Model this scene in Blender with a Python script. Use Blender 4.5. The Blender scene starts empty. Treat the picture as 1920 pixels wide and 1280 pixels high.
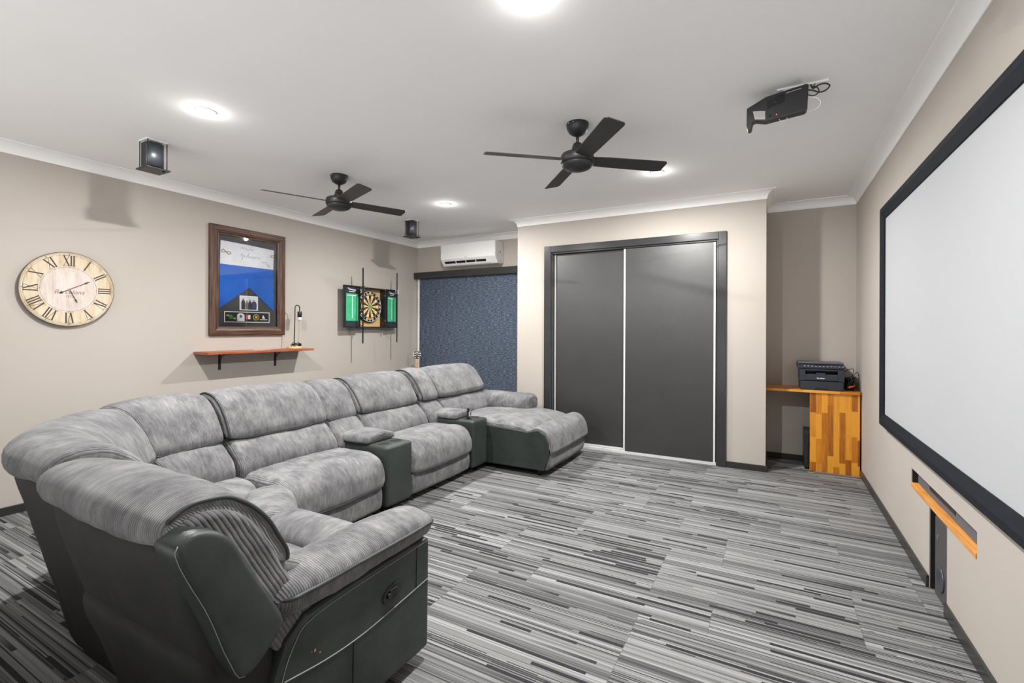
import bpy, math, random
from mathutils import Vector, Matrix, noise
R = math.radians
random.seed(7)
sc = bpy.context.scene
COL = sc.collection

# ------------------------------------------------------------------ camera
F_PX, YAW, ROLL, CAM_H, HORIZON = 889.85, 28.71, -0.217, 1.36, 617.17
cam = bpy.data.cameras.new('camera')
cam.sensor_width = 36.0
cam.lens = F_PX / 1920 * 36
cam.shift_y = -(640 - HORIZON) / 1920
cam.clip_start = 0.02
cam_o = bpy.data.objects.new('camera', cam)
COL.objects.link(cam_o)
_a, _c = R(YAW), R(ROLL)
_F = Vector((-math.sin(_a), math.cos(_a), 0))
_R0 = Vector((math.cos(_a), math.sin(_a), 0))
_U0 = Vector((0, 0, 1))
_R = _R0 * math.cos(_c) - _U0 * math.sin(_c)
_U = _U0 * math.cos(_c) + _R0 * math.sin(_c)
cam_o.matrix_world = Matrix(((_R.x, _U.x, -_F.x, 0), (_R.y, _U.y, -_F.y, 0), (_R.z, _U.z, -_F.z, CAM_H), (0, 0, 0, 1)))
sc.camera = cam_o

# ------------------------------------------------------------------ light, world, exposure
DOWNLIGHTS = [(-3.07, 1.66), (-3.07, 4.12), (-0.86, 4.12), (-0.86, 1.70)]
LAMP_W = 50.0
world = bpy.data.worlds.new('world')
sc.world = world
world.use_nodes = True
bg = world.node_tree.nodes['Background']
bg.inputs[0].default_value = (1.0, 0.985, 0.96, 1)
# added fill beyond the open end: background bright below the horizon, lifts the ceiling
_wt = world.node_tree
_tc = _wt.nodes.new('ShaderNodeTexCoord')
_sp = _wt.nodes.new('ShaderNodeSeparateXYZ')
_mr = _wt.nodes.new('ShaderNodeMapRange')
_mr.inputs['From Min'].default_value = -0.12
_mr.inputs['From Max'].default_value = 0.02
_mr.inputs['To Min'].default_value = 2.0
_mr.inputs['To Max'].default_value = 0.05
_wt.links.new(_tc.outputs['Generated'], _sp.inputs[0])
_wt.links.new(_sp.outputs[2], _mr.inputs['Value'])
_wt.links.new(_mr.outputs[0], bg.inputs[1])
vs = sc.view_settings
vs.view_transform = 'Standard'
vs.look = 'None'
vs.exposure = 0.43
vs.gamma = 1.0
vs.use_curve_mapping = False
sc.cycles.use_denoising = True
sc.cycles.max_bounces = 8
sc.cycles.diffuse_bounces = 5
sc.cycles.glossy_bounces = 3
sc.cycles.sample_clamp_indirect = 6.0
for _x, _y in DOWNLIGHTS:
    ld = bpy.data.lights.new('downlight_lamp', 'AREA')
    ld.shape = 'DISK'
    ld.size = 0.06
    ld.energy = LAMP_W
    ld.color = (1.0, 0.985, 0.955)
    lo = bpy.data.objects.new('downlight_lamp', ld)
    lo.location = (_x, _y, 2.684)
    COL.objects.link(lo)
    pd = bpy.data.lights.new('diffuser_glow', 'POINT')
    pd.shadow_soft_size = 0.03
    pd.energy = LAMP_W * 0.016
    pd.color = ld.color
    po = bpy.data.objects.new('diffuser_glow', pd)
    po.location = (_x, _y, 2.64)
    COL.objects.link(po)

# ------------------------------------------------------------------ material helpers
def srgb(r, g, b):
    f = lambda c: (c / 255 / 12.92) if c / 255 <= 0.04045 else ((c / 255 + 0.055) / 1.055) ** 2.4
    return (f(r), f(g), f(b), 1)

class NT:
    def __init__(s, name, rough=0.6, metal=0.0, spec=0.5):
        s.m = bpy.data.materials.new(name)
        s.m.use_nodes = True
        s.t = s.m.node_tree
        s.p = s.t.nodes['Principled BSDF']
        s.p.inputs['Roughness'].default_value = rough
        s.p.inputs['Metallic'].default_value = metal
        s.p.inputs['Specular IOR Level'].default_value = spec
    def n(s, typ, **k):
        nd = s.t.nodes.new(typ)
        for a, b in k.items():
            setattr(nd, a, b)
        return nd
    def put(s, sock, v):
        if isinstance(v, bpy.types.NodeSocket):
            s.t.links.new(v, sock)
        else:
            sock.default_value = v
    def M(s, op, *a):
        nd = s.n('ShaderNodeMath', operation=op)
        for i, v in enumerate(a):
            s.put(nd.inputs[i], v)
        return nd.outputs[0]
    def xyz(s, x=0.0, y=0.0, z=0.0):
        nd = s.n('ShaderNodeCombineXYZ')
        for i, v in enumerate((x, y, z)):
            s.put(nd.inputs[i], v)
        return nd.outputs[0]
    def pos(s):
        sp = s.n('ShaderNodeSeparateXYZ')
        s.t.links.new(s.n('ShaderNodeTexCoord').outputs['Object'], sp.inputs[0])
        return sp.outputs
    def uv(s):
        sp = s.n('ShaderNodeSeparateXYZ')
        s.t.links.new(s.n('ShaderNodeUVMap', uv_map='UVMap').outputs[0], sp.inputs[0])
        return sp.outputs
    def noise(s, vec, scale=5.0, detail=2.0, rough=0.5):
        nd = s.n('ShaderNodeTexNoise')
        s.put(nd.inputs['Vector'], vec)
        nd.inputs['Scale'].default_value = scale
        nd.inputs['Detail'].default_value = detail
        nd.inputs['Roughness'].default_value = rough
        return nd.outputs['Fac']
    def white(s, vec):
        nd = s.n('ShaderNodeTexWhiteNoise', noise_dimensions='3D')
        s.put(nd.inputs['Vector'], vec)
        return nd.outputs['Value']
    def ramp(s, fac, stops, interp='LINEAR'):
        nd = s.n('ShaderNodeValToRGB')
        nd.color_ramp.interpolation = interp
        el = nd.color_ramp.elements
        while len(el) < len(stops):
            el.new(0.5)
        for e, (p, c) in zip(el, stops):
            e.position = p
            e.color = c
        s.put(nd.inputs[0], fac)
        return nd.outputs[0]
    def mix(s, fac, a, b, mode='MIX'):
        nd = s.n('ShaderNodeMix', data_type='RGBA', blend_type=mode)
        s.put(nd.inputs[0], fac)
        s.put(nd.inputs[6], a)
        s.put(nd.inputs[7], b)
        return nd.outputs[2]
    def bump(s, h, strength=0.3, dist=0.01):
        nd = s.n('ShaderNodeBump')
        nd.inputs['Strength'].default_value = strength
        nd.inputs['Distance'].default_value = dist
        s.put(nd.inputs['Height'], h)
        s.t.links.new(nd.outputs[0], s.p.inputs['Normal'])
    def col(s, c):
        s.put(s.p.inputs['Base Color'], c)
        return s

def plain(name, rgb, rough=0.5, metal=0.0, spec=0.5, var=0.06, nscale=30.0, bump=0.0, bscale=200.0):
    """a procedural material: base colour broken up a little by noise"""
    m = NT(name, rough, metal, spec)
    o = m.pos()
    v = m.xyz(o[0], o[1], o[2])
    c = srgb(*rgb)
    d = tuple(x * (1 - var) for x in c[:3]) + (1,)
    e = tuple(min(1, x * (1 + var)) for x in c[:3]) + (1,)
    m.col(m.ramp(m.noise(v, nscale, 3), [(0.3, d), (0.7, e)]))
    if bump:
        m.bump(m.noise(v, bscale, 2), bump, 0.002)
    return m.m

def emis(name, rgb, strength):
    m = NT(name, 0.5)
    m.col(srgb(*rgb))
    m.p.inputs['Emission Color'].default_value = srgb(*rgb)
    m.p.inputs['Emission Strength'].default_value = strength
    return m.m

def mat_wall():
    m = NT('painted_plaster', 0.75, 0, 0.3)
    o = m.pos()
    v = m.xyz(o[0], o[1], o[2])
    m.col(m.ramp(m.noise(v, 1.3, 3), [(0.3, srgb(182, 174, 166)), (0.7, srgb(186, 179, 172))]))
    m.bump(m.noise(v, 260, 2), 0.08, 0.001)
    return m.m

def mat_carpet():
    m = NT('striped_carpet', 0.95, 0, 0.15)
    o = m.pos()
    X, Y = o[0], o[1]
    row = m.M('FLOOR', m.M('DIVIDE', Y, 0.2285))
    roff = m.M('MULTIPLY', m.M('FLOOR', m.M('MULTIPLY', m.white(m.xyz(row, 3.0, 1.0)), 3.0)), 0.3047)
    xs = m.M('ADD', X, roff)
    pl = m.M('FLOOR', m.M('DIVIDE', m.M('ADD', xs, 0.25), 0.914))
    px = m.M('SUBTRACT', m.M('ADD', xs, 0.25), m.M('MULTIPLY', pl, 0.914))     # 0..0.914 inside a plank
    # yarn rows
    y1 = m.M('FLOOR', m.M('DIVIDE', Y, 0.0052))
    a = m.white(m.xyz(y1, pl, 1.7))
    y2 = m.M('FLOOR', m.M('DIVIDE', Y, 0.0156))
    b = m.white(m.xyz(y2, pl, 5.1))
    y3 = m.M('FLOOR', m.M('DIVIDE', Y, 0.0457))
    c3 = m.white(m.xyz(y3, pl, 8.3))
    long_n = m.noise(m.xyz(m.M('MULTIPLY', X, 3.0), m.M('MULTIPLY', Y, 60.0), pl), 1.0, 2)
    g = m.M('ADD', m.M('MULTIPLY', a, 0.32), m.M('ADD', m.M('MULTIPLY', b, 0.26), m.M('ADD', m.M('MULTIPLY', c3, 0.20), m.M('MULTIPLY', long_n, 0.26))))
    base = m.ramp(g, [(0.22, srgb(76, 76, 78)), (0.40, srgb(104, 104, 105)), (0.58, srgb(130, 130, 130)), (0.85, srgb(166, 166, 167))])
    # thin black lines, more in some planks
    dens = m.M('ADD', 0.02, m.M('MULTIPLY', m.white(m.xyz(m.M('FLOOR', m.M('DIVIDE', Y, 0.0914)), pl, 12.0)), 0.40))
    ln = m.M('LESS_THAN', m.white(m.xyz(y1, pl, 21.0)), dens)
    yf = m.M('FRACT', m.M('DIVIDE', Y, 0.0104))
    ln = m.M('MULTIPLY', ln, m.M('LESS_THAN', yf, 0.5))
    lbrk = m.M('GREATER_THAN', m.noise(m.xyz(m.M('MULTIPLY', X, 2.2), m.M('MULTIPLY', y1, 7.3), pl), 1.0, 1), 0.42)
    base = m.mix(m.M('MULTIPLY', m.M('MULTIPLY', ln, lbrk), 0.85), base, srgb(36, 36, 39))
    # dark bars with abrupt ends
    yb = m.M('FLOOR', m.M('DIVIDE', Y, 0.0254))
    st = m.M('MULTIPLY', m.white(m.xyz(yb, pl, 31.0)), 0.75)
    le = m.M('ADD', 0.14, m.M('MULTIPLY', m.white(m.xyz(yb, pl, 37.0)), 0.48))
    on = m.M('LESS_THAN', m.white(m.xyz(yb, pl, 41.0)), 0.46)
    bf = m.M('FRACT', m.M('DIVIDE', Y, 0.0254))
    inb = m.M('MULTIPLY', m.M('GREATER_THAN', bf, 0.12), m.M('LESS_THAN', bf, 0.85))
    bar = m.M('MULTIPLY', m.M('MULTIPLY', m.M('GREATER_THAN', px, st), m.M('LESS_THAN', px, m.M('ADD', st, le))), m.M('MULTIPLY', on, inb))
    fleck = m.noise(m.xyz(m.M('MULTIPLY', X, 1.0), m.M('MULTIPLY', Y, 1.6), 0.0), 330, 2, 0.6)
    barc = m.ramp(fleck, [(0.45, srgb(34, 34, 37)), (0.68, srgb(82, 82, 86))])
    soft = m.M('GREATER_THAN', m.white(m.xyz(yb, pl, 47.0)), 0.4)
    fade = m.M('MAXIMUM', soft, m.M('MINIMUM', m.M('DIVIDE', m.M('MULTIPLY', m.M('SUBTRACT', px, st), fleck), m.M('MULTIPLY', le, 0.45)), 1.0))
    base = m.mix(m.M('MULTIPLY', bar, fade), base, barc)
    fine = m.noise(m.xyz(X, m.M('MULTIPLY', Y, 2.0), 0.0), 420, 2, 0.7)
    base = m.mix(0.5, base, m.ramp(fine, [(0.25, (0.42, 0.42, 0.42, 1)), (0.75, (0.62, 0.62, 0.62, 1))]), 'OVERLAY')
    groove = m.M('ADD', m.M('MULTIPLY', m.M('SINE', m.M('MULTIPLY', Y, 2 * math.pi / 0.0052)), 0.5), 0.5)
    tuft = m.M('ADD', m.M('MULTIPLY', m.M('SINE', m.M('MULTIPLY', X, 2 * math.pi / 0.0048)), 0.5), 0.5)
    gv = m.M('ADD', 0.60, m.M('MULTIPLY', m.M('POWER', m.M('MULTIPLY', groove, m.M('ADD', 0.7, m.M('MULTIPLY', tuft, 0.3))), 0.5), 0.52))
    base = m.mix(1.0, base, m.xyz(gv, gv, gv), 'MULTIPLY')
    # plank joints
    jx = m.M('LESS_THAN', px, 0.003)
    base = m.mix(m.M('MULTIPLY', jx, 0.45), base, srgb(70, 70, 72))
    m.col(base)
    m.bump(m.M('ADD', m.M('MULTIPLY', a, 0.6), fine), 0.35, 0.003)
    return m.m

def mat_cord(name='grey_corduroy', pitch=0.0078, lift=1.0, warm=0.0):
    """brushed corduroy; UV is metres: u across the ribs, v along them"""
    m = NT(name, 0.85, 0, 0.2)
    o = m.uv()
    p = m.pos()
    wob = m.noise(m.xyz(m.M('MULTIPLY', o[0], 6.0), m.M('MULTIPLY', o[1], 14.0), 0.0), 1.0, 2)
    u = m.M('ADD', o[0], m.M('MULTIPLY', wob, 0.008))
    w = m.M('SINE', m.M('MULTIPLY', u, 2 * math.pi / pitch))
    w = m.M('ADD', m.M('MULTIPLY', w, 0.5), 0.5)
    w = m.M('POWER', w, 0.42)
    nap = m.noise(m.xyz(m.M('MULTIPLY', o[0], 48.0), m.M('MULTIPLY', o[1], 15.0), m.M('MULTIPLY', p[0], 2.0)), 1.0, 6, 0.68)
    patch = m.noise(m.xyz(p[0], p[1], p[2]), 7.0, 4, 0.6)
    f = m.M('ADD', m.M('MULTIPLY', nap, 0.5), m.M('MULTIPLY', patch, 0.5))
    L = lift
    c = m.ramp(f, [(0.32, srgb(78 * L, 78 * L, 82 * L)), (0.45, srgb(106 * L, 106 * L, 109 * L)), (0.56, srgb(130 * L, 129 * L, 131 * L)), (0.70, srgb(156 * L, 154 * L, 155 * L))])
    fib = m.noise(m.xyz(m.M('MULTIPLY', o[0], 900.0), m.M('MULTIPLY', o[1], 260.0), 0.0), 1.0, 2)
    c = m.mix(0.35, c, m.ramp(fib, [(0.3, (0.35, 0.35, 0.35, 1)), (0.7, (0.65, 0.65, 0.65, 1))]), 'OVERLAY')
    rib = m.ramp(w, [(0.0, (0.28, 0.28, 0.29, 1)), (0.45, (0.85, 0.85, 0.85, 1)), (1.0, (1, 1, 1, 1))])
    c = m.mix(0.85, c, rib, 'MULTIPLY')
    m.col(c)
    m.p.inputs['Sheen Weight'].default_value = 0.2
    m.p.inputs['Sheen Roughness'].default_value = 0.4
    m.bump(m.M('ADD', w, m.M('MULTIPLY', fib, 0.25)), 0.75, 0.0026)
    return m.m

def mat_suede(name, rgb, rough=0.55, scuff=0.25):
    m = NT(name, rough, 0, 0.45)
    p = m.pos()
    v = m.xyz(p[0], p[1], p[2])
    c = srgb(*rgb)
    n1 = m.noise(v, 5.0, 5, 0.65)
    m.col(m.ramp(n1, [(0.3, tuple(x * (1 - scuff) for x in c[:3]) + (1,)), (0.7, tuple(x * (1 + scuff) for x in c[:3]) + (1,))]))
    m.bump(m.M('ADD', m.noise(v, 420, 2), m.M('MULTIPLY', m.noise(v, 14, 3), 2.0)), 0.28, 0.002)
    return m.m

def mat_wood(name, dark, mid, light, axis=0, scale=9.0, rough=0.4, stave=0.0, stave_len=0.4, u=0, v=2):
    m = NT(name, rough, 0, 0.5)
    p = m.pos()
    if stave:
        U, V = p[u], p[v]
        cidx = m.M('FLOOR', m.M('DIVIDE', U, stave))
        off = m.M('MULTIPLY', m.white(m.xyz(cidx, 2.0, 0.0)), stave_len)
        ridx = m.M('FLOOR', m.M('DIVIDE', m.M('ADD', V, off), stave_len))
        w = m.white(m.xyz(cidx, ridx, 4.0))
        gr = m.noise(m.xyz(m.M('MULTIPLY', U, 90.0), m.M('MULTIPLY', V, 5.0), m.M('MULTIPLY', w, 30.0)), 1.0, 4, 0.6)
        f = m.M('ADD', m.M('MULTIPLY', w, 0.62), m.M('MULTIPLY', gr, 0.42))
        m.col(m.ramp(f, [(0.2, srgb(*dark)), (0.42, srgb(*mid)), (0.62, srgb(*light)), (0.9, srgb(*light))]))
    else:
        k = [60.0, 60.0, 60.0]
        k[axis] = 4.0
        vv = m.xyz(m.M('MULTIPLY', p[0], k[0]), m.M('MULTIPLY', p[1], k[1]), m.M('MULTIPLY', p[2], k[2]))
        gr = m.noise(vv, scale / 9.0, 5, 0.65)
        m.col(m.ramp(gr, [(0.3, srgb(*dark)), (0.5, srgb(*mid)), (0.72, srgb(*light))]))
        m.bump(gr, 0.25, 0.002)
    return m.m

def mat_blind():
    m = NT('blue_slub_fabric', 0.85, 0, 0.2)
    p = m.pos()
    n1 = m.noise(m.xyz(m.M('MULTIPLY', p[0], 20.0), 0.0, m.M('MULTIPLY', p[2], 130.0)), 1.0, 3, 0.65)
    n2 = m.noise(m.xyz(m.M('MULTIPLY', p[0], 60.0), 3.0, m.M('MULTIPLY', p[2], 300.0)), 1.0, 2, 0.6)
    f = m.M('ADD', m.M('MULTIPLY', n1, 0.6), m.M('MULTIPLY', n2, 0.4))
    m.col(m.ramp(f, [(0.34, srgb(34, 40, 52)), (0.45, srgb(64, 73, 88)), (0.54, srgb(92, 103, 120)), (0.66, srgb(148, 158, 172))]))
    m.bump(f, 0.2, 0.002)
    return m.m

MAT = {}
MAT['wall'] = mat_wall()
MAT['ceiling'] = plain('ceiling_paint', (246, 246, 246), 0.85, var=0.012, nscale=2.0, bump=0.05, bscale=240)
MAT['cornice'] = plain('cornice_paint', (250, 250, 250), 0.6, var=0.01, nscale=2.0)
MAT['carpet'] = mat_carpet()
MAT['skirting'] = plain('charcoal_gloss_paint', (48, 48, 47), 0.35, var=0.08, nscale=12)
MAT['door_frame'] = plain('dark_frame_paint', (52, 52, 54), 0.24, var=0.06, nscale=6)
MAT['door'] = plain('dark_door_board', (52, 52, 52), 0.36, 0.0, 0.9, var=0.07, nscale=5, bump=0.35, bscale=330)
MAT['alu'] = plain('white_aluminium', (226, 226, 226), 0.35, 0.2, var=0.02)
MAT['cord'] = mat_cord()
MAT['cord_flat'] = mat_cord('grey_corduroy_seat', lift=1.06)
MAT['cord_side'] = mat_cord('coarse_corduroy_band', pitch=0.0125, lift=0.92)
MAT['suede'] = mat_suede('dark_green_grey_leatherette', (52, 58, 56), 0.42, 0.30)
MAT['suede_back'] = mat_suede('charcoal_suede', (34, 34, 34), 0.7, 0.30)
MAT['piping'] = plain('slate_piping', (48, 54, 54), 0.5, var=0.1, nscale=60)
MAT['thread'] = plain('pale_thread', (132, 134, 128), 0.7, var=0.1, nscale=90)
MAT['black'] = plain('black_plastic', (30, 31, 33), 0.38, var=0.12, nscale=40)
MAT['black_matt'] = plain('matt_black', (22, 22, 23), 0.75, var=0.15, nscale=40)
MAT['black_void'] = plain('black_recess', (12, 12, 13), 0.9, var=0.1)
MAT['fan'] = plain('matt_black_fan_metal', (42, 42, 44), 0.42, 0.2, var=0.08, nscale=20)
MAT['fan_blade'] = plain('black_fan_blade', (52, 50, 49), 0.5, 0.0, var=0.12, nscale=60)
MAT['chrome'] = plain('polished_steel', (200, 200, 204), 0.18, 1.0, var=0.04)
MAT['gunmetal'] = plain('gunmetal_mesh', (104, 109, 116), 0.42, 0.85, var=0.08, nscale=300)
MAT['white_plastic'] = plain('white_plastic', (236, 236, 236), 0.35, var=0.015)
MAT['white_print'] = plain('white_print', (235, 235, 235), 0.6, var=0.02)
MAT['screen'] = plain('projection_fabric', (178, 180, 184), 0.8, var=0.006, nscale=3)
MAT['velvet'] = plain('black_velvet_frame', (15, 21, 30), 0.8, 0, 0.3, var=0.35, nscale=26, bump=0.3, bscale=500)
MAT['shelf'] = mat_wood('red_brown_timber', (118, 58, 34), (158, 84, 50), (188, 110, 70), axis=1, rough=0.35)
MAT['frame_wood'] = mat_wood('rustic_brown_timber', (38, 25, 20), (78, 51, 38), (118, 82, 60), axis=2, rough=0.45)
MAT['frame_wood_h'] = mat_wood('rustic_brown_timber_rail', (38, 25, 20), (78, 51, 38), (118, 82, 60), axis=1, rough=0.45)
MAT['block'] = mat_wood('acacia_block_panel', (150, 82, 24), (206, 128, 36), (232, 160, 52), stave=0.047, stave_len=0.24, u=0, v=2, rough=0.35)
MAT['block_top'] = mat_wood('acacia_block_top', (160, 88, 30), (210, 132, 42), (232, 162, 60), stave=0.047, stave_len=0.3, u=1, v=0, rough=0.35)
MAT['pine'] = mat_wood('honey_timber', (196, 124, 52), (222, 152, 74), (240, 180, 104), axis=1, rough=0.4)
MAT['blind'] = mat_blind()
MAT['glass'] = None
_g = NT('picture_glass', 0.03)
_tr = _g.n('ShaderNodeBsdfTransparent')
_gl = _g.n('ShaderNodeBsdfGlossy')
_gl.inputs['Roughness'].default_value = 0.03
_fr = _g.n('ShaderNodeFresnel')
_fr.inputs['IOR'].default_value = 1.45
_mx = _g.n('ShaderNodeMixShader')
_g.t.links.new(_fr.outputs[0], _mx.inputs[0])
_g.t.links.new(_tr.outputs[0], _mx.inputs[1])
_g.t.links.new(_gl.outputs[0], _mx.inputs[2])
_g.t.links.new(_mx.outputs[0], _g.t.nodes['Material Output'].inputs['Surface'])
MAT['glass'] = _g.m

# ------------------------------------------------------------------ mesh helpers
class MB:
    def __init__(s):
        s.v, s.f, s.uv, s.sm = [], [], [], []
    def add(s, vs_, fs, smooth=False, uvs=None):
        b = len(s.v)
        s.v += [tuple(q) for q in vs_]
        for k, f in enumerate(fs):
            s.f.append(tuple(b + i for i in f))
            s.sm.append(smooth)
            s.uv.append([(0, 0)] * len(f) if uvs is None else uvs[k])
        return s
    def box(s, x0, x1, y0, y1, z0, z1):
        vs_ = [(x, y, z) for x in (x0, x1) for y in (y0, y1) for z in (z0, z1)]
        return s.add(vs_, [(0, 1, 3, 2), (4, 6, 7, 5), (0, 4, 5, 1), (2, 3, 7, 6), (0, 2, 6, 4), (1, 5, 7, 3)])
    def prism(s, pts, fn, t0, t1, smooth=False):
        """2-D outline pts mapped with fn(a, b, t) and extruded from t0 to t1"""
        n = len(pts)
        vs_ = [fn(a, b, t0) for a, b in pts] + [fn(a, b, t1) for a, b in pts]
        fs = [tuple(range(n))[::-1], tuple(range(n, 2 * n))]
        s.add(vs_, fs)
        b = len(s.v) - 2 * n
        for i in range(n):
            j = (i + 1) % n
            s.f.append((b + i, b + j, b + n + j, b + n + i))
            s.sm.append(smooth)
            s.uv.append([(0, 0)] * 4)
        return s
    def lathe(s, prof, cx, cy, n=32, axis='z', cz=0.0, smooth=True):
        rings = []
        for r, h in prof:
            for k in range(n):
                a = 2 * math.pi * k / n
                c_, d_ = r * math.cos(a), r * math.sin(a)
                if axis == 'z':
                    rings.append((cx + c_, cy + d_, h))
                elif axis == 'x':
                    rings.append((h, cy + c_, cz + d_))
                else:
                    rings.append((cx + c_, h, cz + d_))
        fs = []
        for i in range(len(prof) - 1):
            for k in range(n):
                fs.append((i * n + k, i * n + (k + 1) % n, (i + 1) * n + (k + 1) % n, (i + 1) * n + k))
        if prof[0][0] > 1e-6:
            fs.append(tuple(range(n))[::-1])
        if prof[-1][0] > 1e-6:
            fs.append(tuple((len(prof) - 1) * n + k for k in range(n)))
        return s.add(rings, fs, smooth)
    def tube(s, pts, r, n=8, closed=False, caps=True):
        P = [Vector(p) for p in pts]
        m_ = len(P)
        vs_ = []
        up = None
        for i in range(m_):
            a = P[(i - 1) % m_] if closed or i > 0 else P[i]
            b = P[(i + 1) % m_] if closed or i < m_ - 1 else P[i]
            t = (b - a)
            if t.length < 1e-9:
                t = Vector((0, 0, 1))
            t.normalize()
            if up is None:
                up = t.orthogonal().normalized()
            up = (up - t * up.dot(t))
            if up.length < 1e-6:
                up = t.orthogonal()
            up.normalize()
            w = t.cross(up)
            rr = r(i / (m_ - 1)) if callable(r) else r
            for k in range(n):
                an = 2 * math.pi * k / n
                vs_.append(P[i] + (up * math.cos(an) + w * math.sin(an)) * rr)
        fs = []
        for i in range(m_ if closed else m_ - 1):
            j = (i + 1) % m_
            for k in range(n):
                fs.append((i * n + k, i * n + (k + 1) % n, j * n + (k + 1) % n, j * n + k))
        if caps and not closed:
            fs.append(tuple(range(n))[::-1])
            fs.append(tuple((m_ - 1) * n + k for k in range(n)))
        return s.add(vs_, fs, True)

def obj(name, mb, m, parent=None, bevel=0.0, seg=2, label=None, kind=None, recalc=True):
    me = bpy.data.meshes.new(name)
    me.from_pydata(mb.v, [], mb.f)
    me.polygons.foreach_set('use_smooth', mb.sm)
    ul = me.uv_layers.new(name='UVMap')
    flat = []
    for u in mb.uv:
        for q in u:
            flat += [q[0], q[1]]
    ul.data.foreach_set('uv', flat)
    me.materials.append(m)
    me.update()
    if recalc:
        import bmesh
        bm = bmesh.new()
        bm.from_mesh(me)
        bmesh.ops.recalc_face_normals(bm, faces=bm.faces)
        bm.to_mesh(me)
        bm.free()
    o = bpy.data.objects.new(name, me)
    COL.objects.link(o)
    if parent is not None:
        o.parent = parent
    if bevel:
        b = o.modifiers.new('bevel', 'BEVEL')
        b.width = bevel
        b.segments = seg
        b.limit_method = 'ANGLE'
        b.angle_limit = R(40)
        b.harden_normals = False
    if label:
        o['label'] = label
    if kind:
        o['kind'] = kind
    return o

def local(o, base):
    """keep the mesh where it was authored (world space) although its parent stands at base"""
    o.location = (-base[0], -base[1], -base[2])
    return o

def thing(name, label, cat, loc=(0, 0, 0), group=None):
    o = bpy.data.objects.new(name, None)
    o.empty_display_size = 0.05
    o.location = loc
    COL.objects.link(o)
    o['label'] = label
    o['category'] = cat
    if group:
        o['group'] = group
    return o

class Build:
    """parts authored in world space, parented to an Empty at the thing's base"""
    def __init__(s, name, label, cat, loc, group=None):
        s.loc = loc
        s.root = thing(name, label, cat, loc, group)
    def part(s, name, mb, m, bevel=0.0, label=None, seg=2, parent=None, kind=None):
        o = obj(name, mb, m, parent if parent is not None else s.root, bevel, seg, label, kind)
        if parent is None:
            local(o, s.loc)
        return o

def tagged(o, label, cat, group=None):
    o['label'] = label
    o['category'] = cat
    if group:
        o['group'] = group
    return o

def struct(name, mb, m, parent=None, bevel=0.0):
    return obj(name, mb, m, parent, bevel, kind='structure')

def text_mesh(name, txt, size, mat_, parent, fn, bold=False, align='CENTER', shear=0.0, sx=1.0, depth=0.0006):
    """lettering as a mesh part; fn maps (a, b, t) of the text plane to the world"""
    cu = bpy.data.curves.new(name, 'FONT')
    cu.body = txt
    cu.size = size
    cu.align_x = align
    cu.align_y = 'CENTER'
    cu.shear = shear
    cu.extrude = depth
    if bold:
        cu.offset = size * 0.018
    cu.resolution_u = 3
    tmp = bpy.data.objects.new('tmp_text', cu)
    COL.objects.link(tmp)
    dg = bpy.context.evaluated_depsgraph_get()
    dg.update()
    me = bpy.data.meshes.new_from_object(tmp.evaluated_get(dg))
    bpy.data.objects.remove(tmp)
    bpy.data.curves.remove(cu)
    for v in me.vertices:
        v.co = Vector(fn(v.co.x * sx, v.co.y, v.co.z))
    me.name = name
    me.materials.clear()
    me.materials.append(mat_)
    o = bpy.data.objects.new(name, me)
    COL.objects.link(o)
    o.parent = parent
    return o

def catmull(pts, n, closed=True):
    P = [Vector((p[0], p[1], p[2] if len(p) > 2 else 0)) for p in pts]
    m_ = len(P)
    out = []
    segs = m_ if closed else m_ - 1
    for i in range(segs):
        p1, p2 = P[i], P[(i + 1) % m_]
        p0 = P[i - 1] if closed or i > 0 else p1 * 2 - p2
        p3 = P[(i + 2) % m_] if closed or i < m_ - 2 else p2 * 2 - p1
        for k in range(n):
            t = k / n
            out.append(0.5 * ((2 * p1) + (p2 - p0) * t + (2 * p0 - 5 * p1 + 4 * p2 - p3) * t * t + (3 * p1 - p0 - 3 * p2 + p3) * t ** 3))
    if not closed:
        out.append(P[-1])
    return out

def resample(pts, n, closed=True):
    P = list(pts) + ([pts[0]] if closed else [])
    L = [0.0]
    for a, b in zip(P, P[1:]):
        L.append(L[-1] + (b - a).length)
    out = []
    tot = L[-1]
    j = 0
    cnt = n if closed else n - 1
    for i in range(n):
        s_ = tot * i / cnt
        while j < len(L) - 2 and L[j + 1] < s_:
            j += 1
        d = L[j + 1] - L[j]
        out.append(P[j].lerp(P[j + 1], 0 if d < 1e-9 else (s_ - L[j]) / d))
    return out

# ------------------------------------------------------------------ room shell
XL, XR, YB, YC = -4.859, 0.736, 5.797, 5.163
CXL, CXR, ZC, ZK, BB = -2.752, -0.05, 2.70, 2.62, 0.062
YF = -1.15
struct('floor', MB().box(XL - 0.1, XR + 0.3, YF, YB + 0.1, -0.06, 0.0), MAT['carpet'])
struct('ceiling', MB().box(XL - 0.1, XR + 0.3, YF, YB + 0.1, ZC, ZC + 0.06), MAT['ceiling'])
struct('wall_left', MB().box(XL - 0.1, XL, YF, YB, 0, ZC), MAT['wall'])
struct('wall_back', MB().box(XL - 0.1, XR + 0.3, YB, YB + 0.1, 0, ZC), MAT['wall'])
# closet block with an opening for the sliding doors
DX0, DX1, DZ = -2.300, -0.472, 2.270
w = MB()
w.box(CXL, DX0, YC, YC + 0.09, 0, ZC)
w.box(DX1, CXR, YC, YC + 0.09, 0, ZC)
w.box(DX0, DX1, YC, YC + 0.09, DZ, ZC)
w.box(CXL, CXL + 0.09, YC + 0.09, YB, 0, ZC)
w.box(CXR - 0.09, CXR, YC + 0.09, YB, 0, ZC)
struct('wall_closet', w, MAT['wall'])
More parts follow.
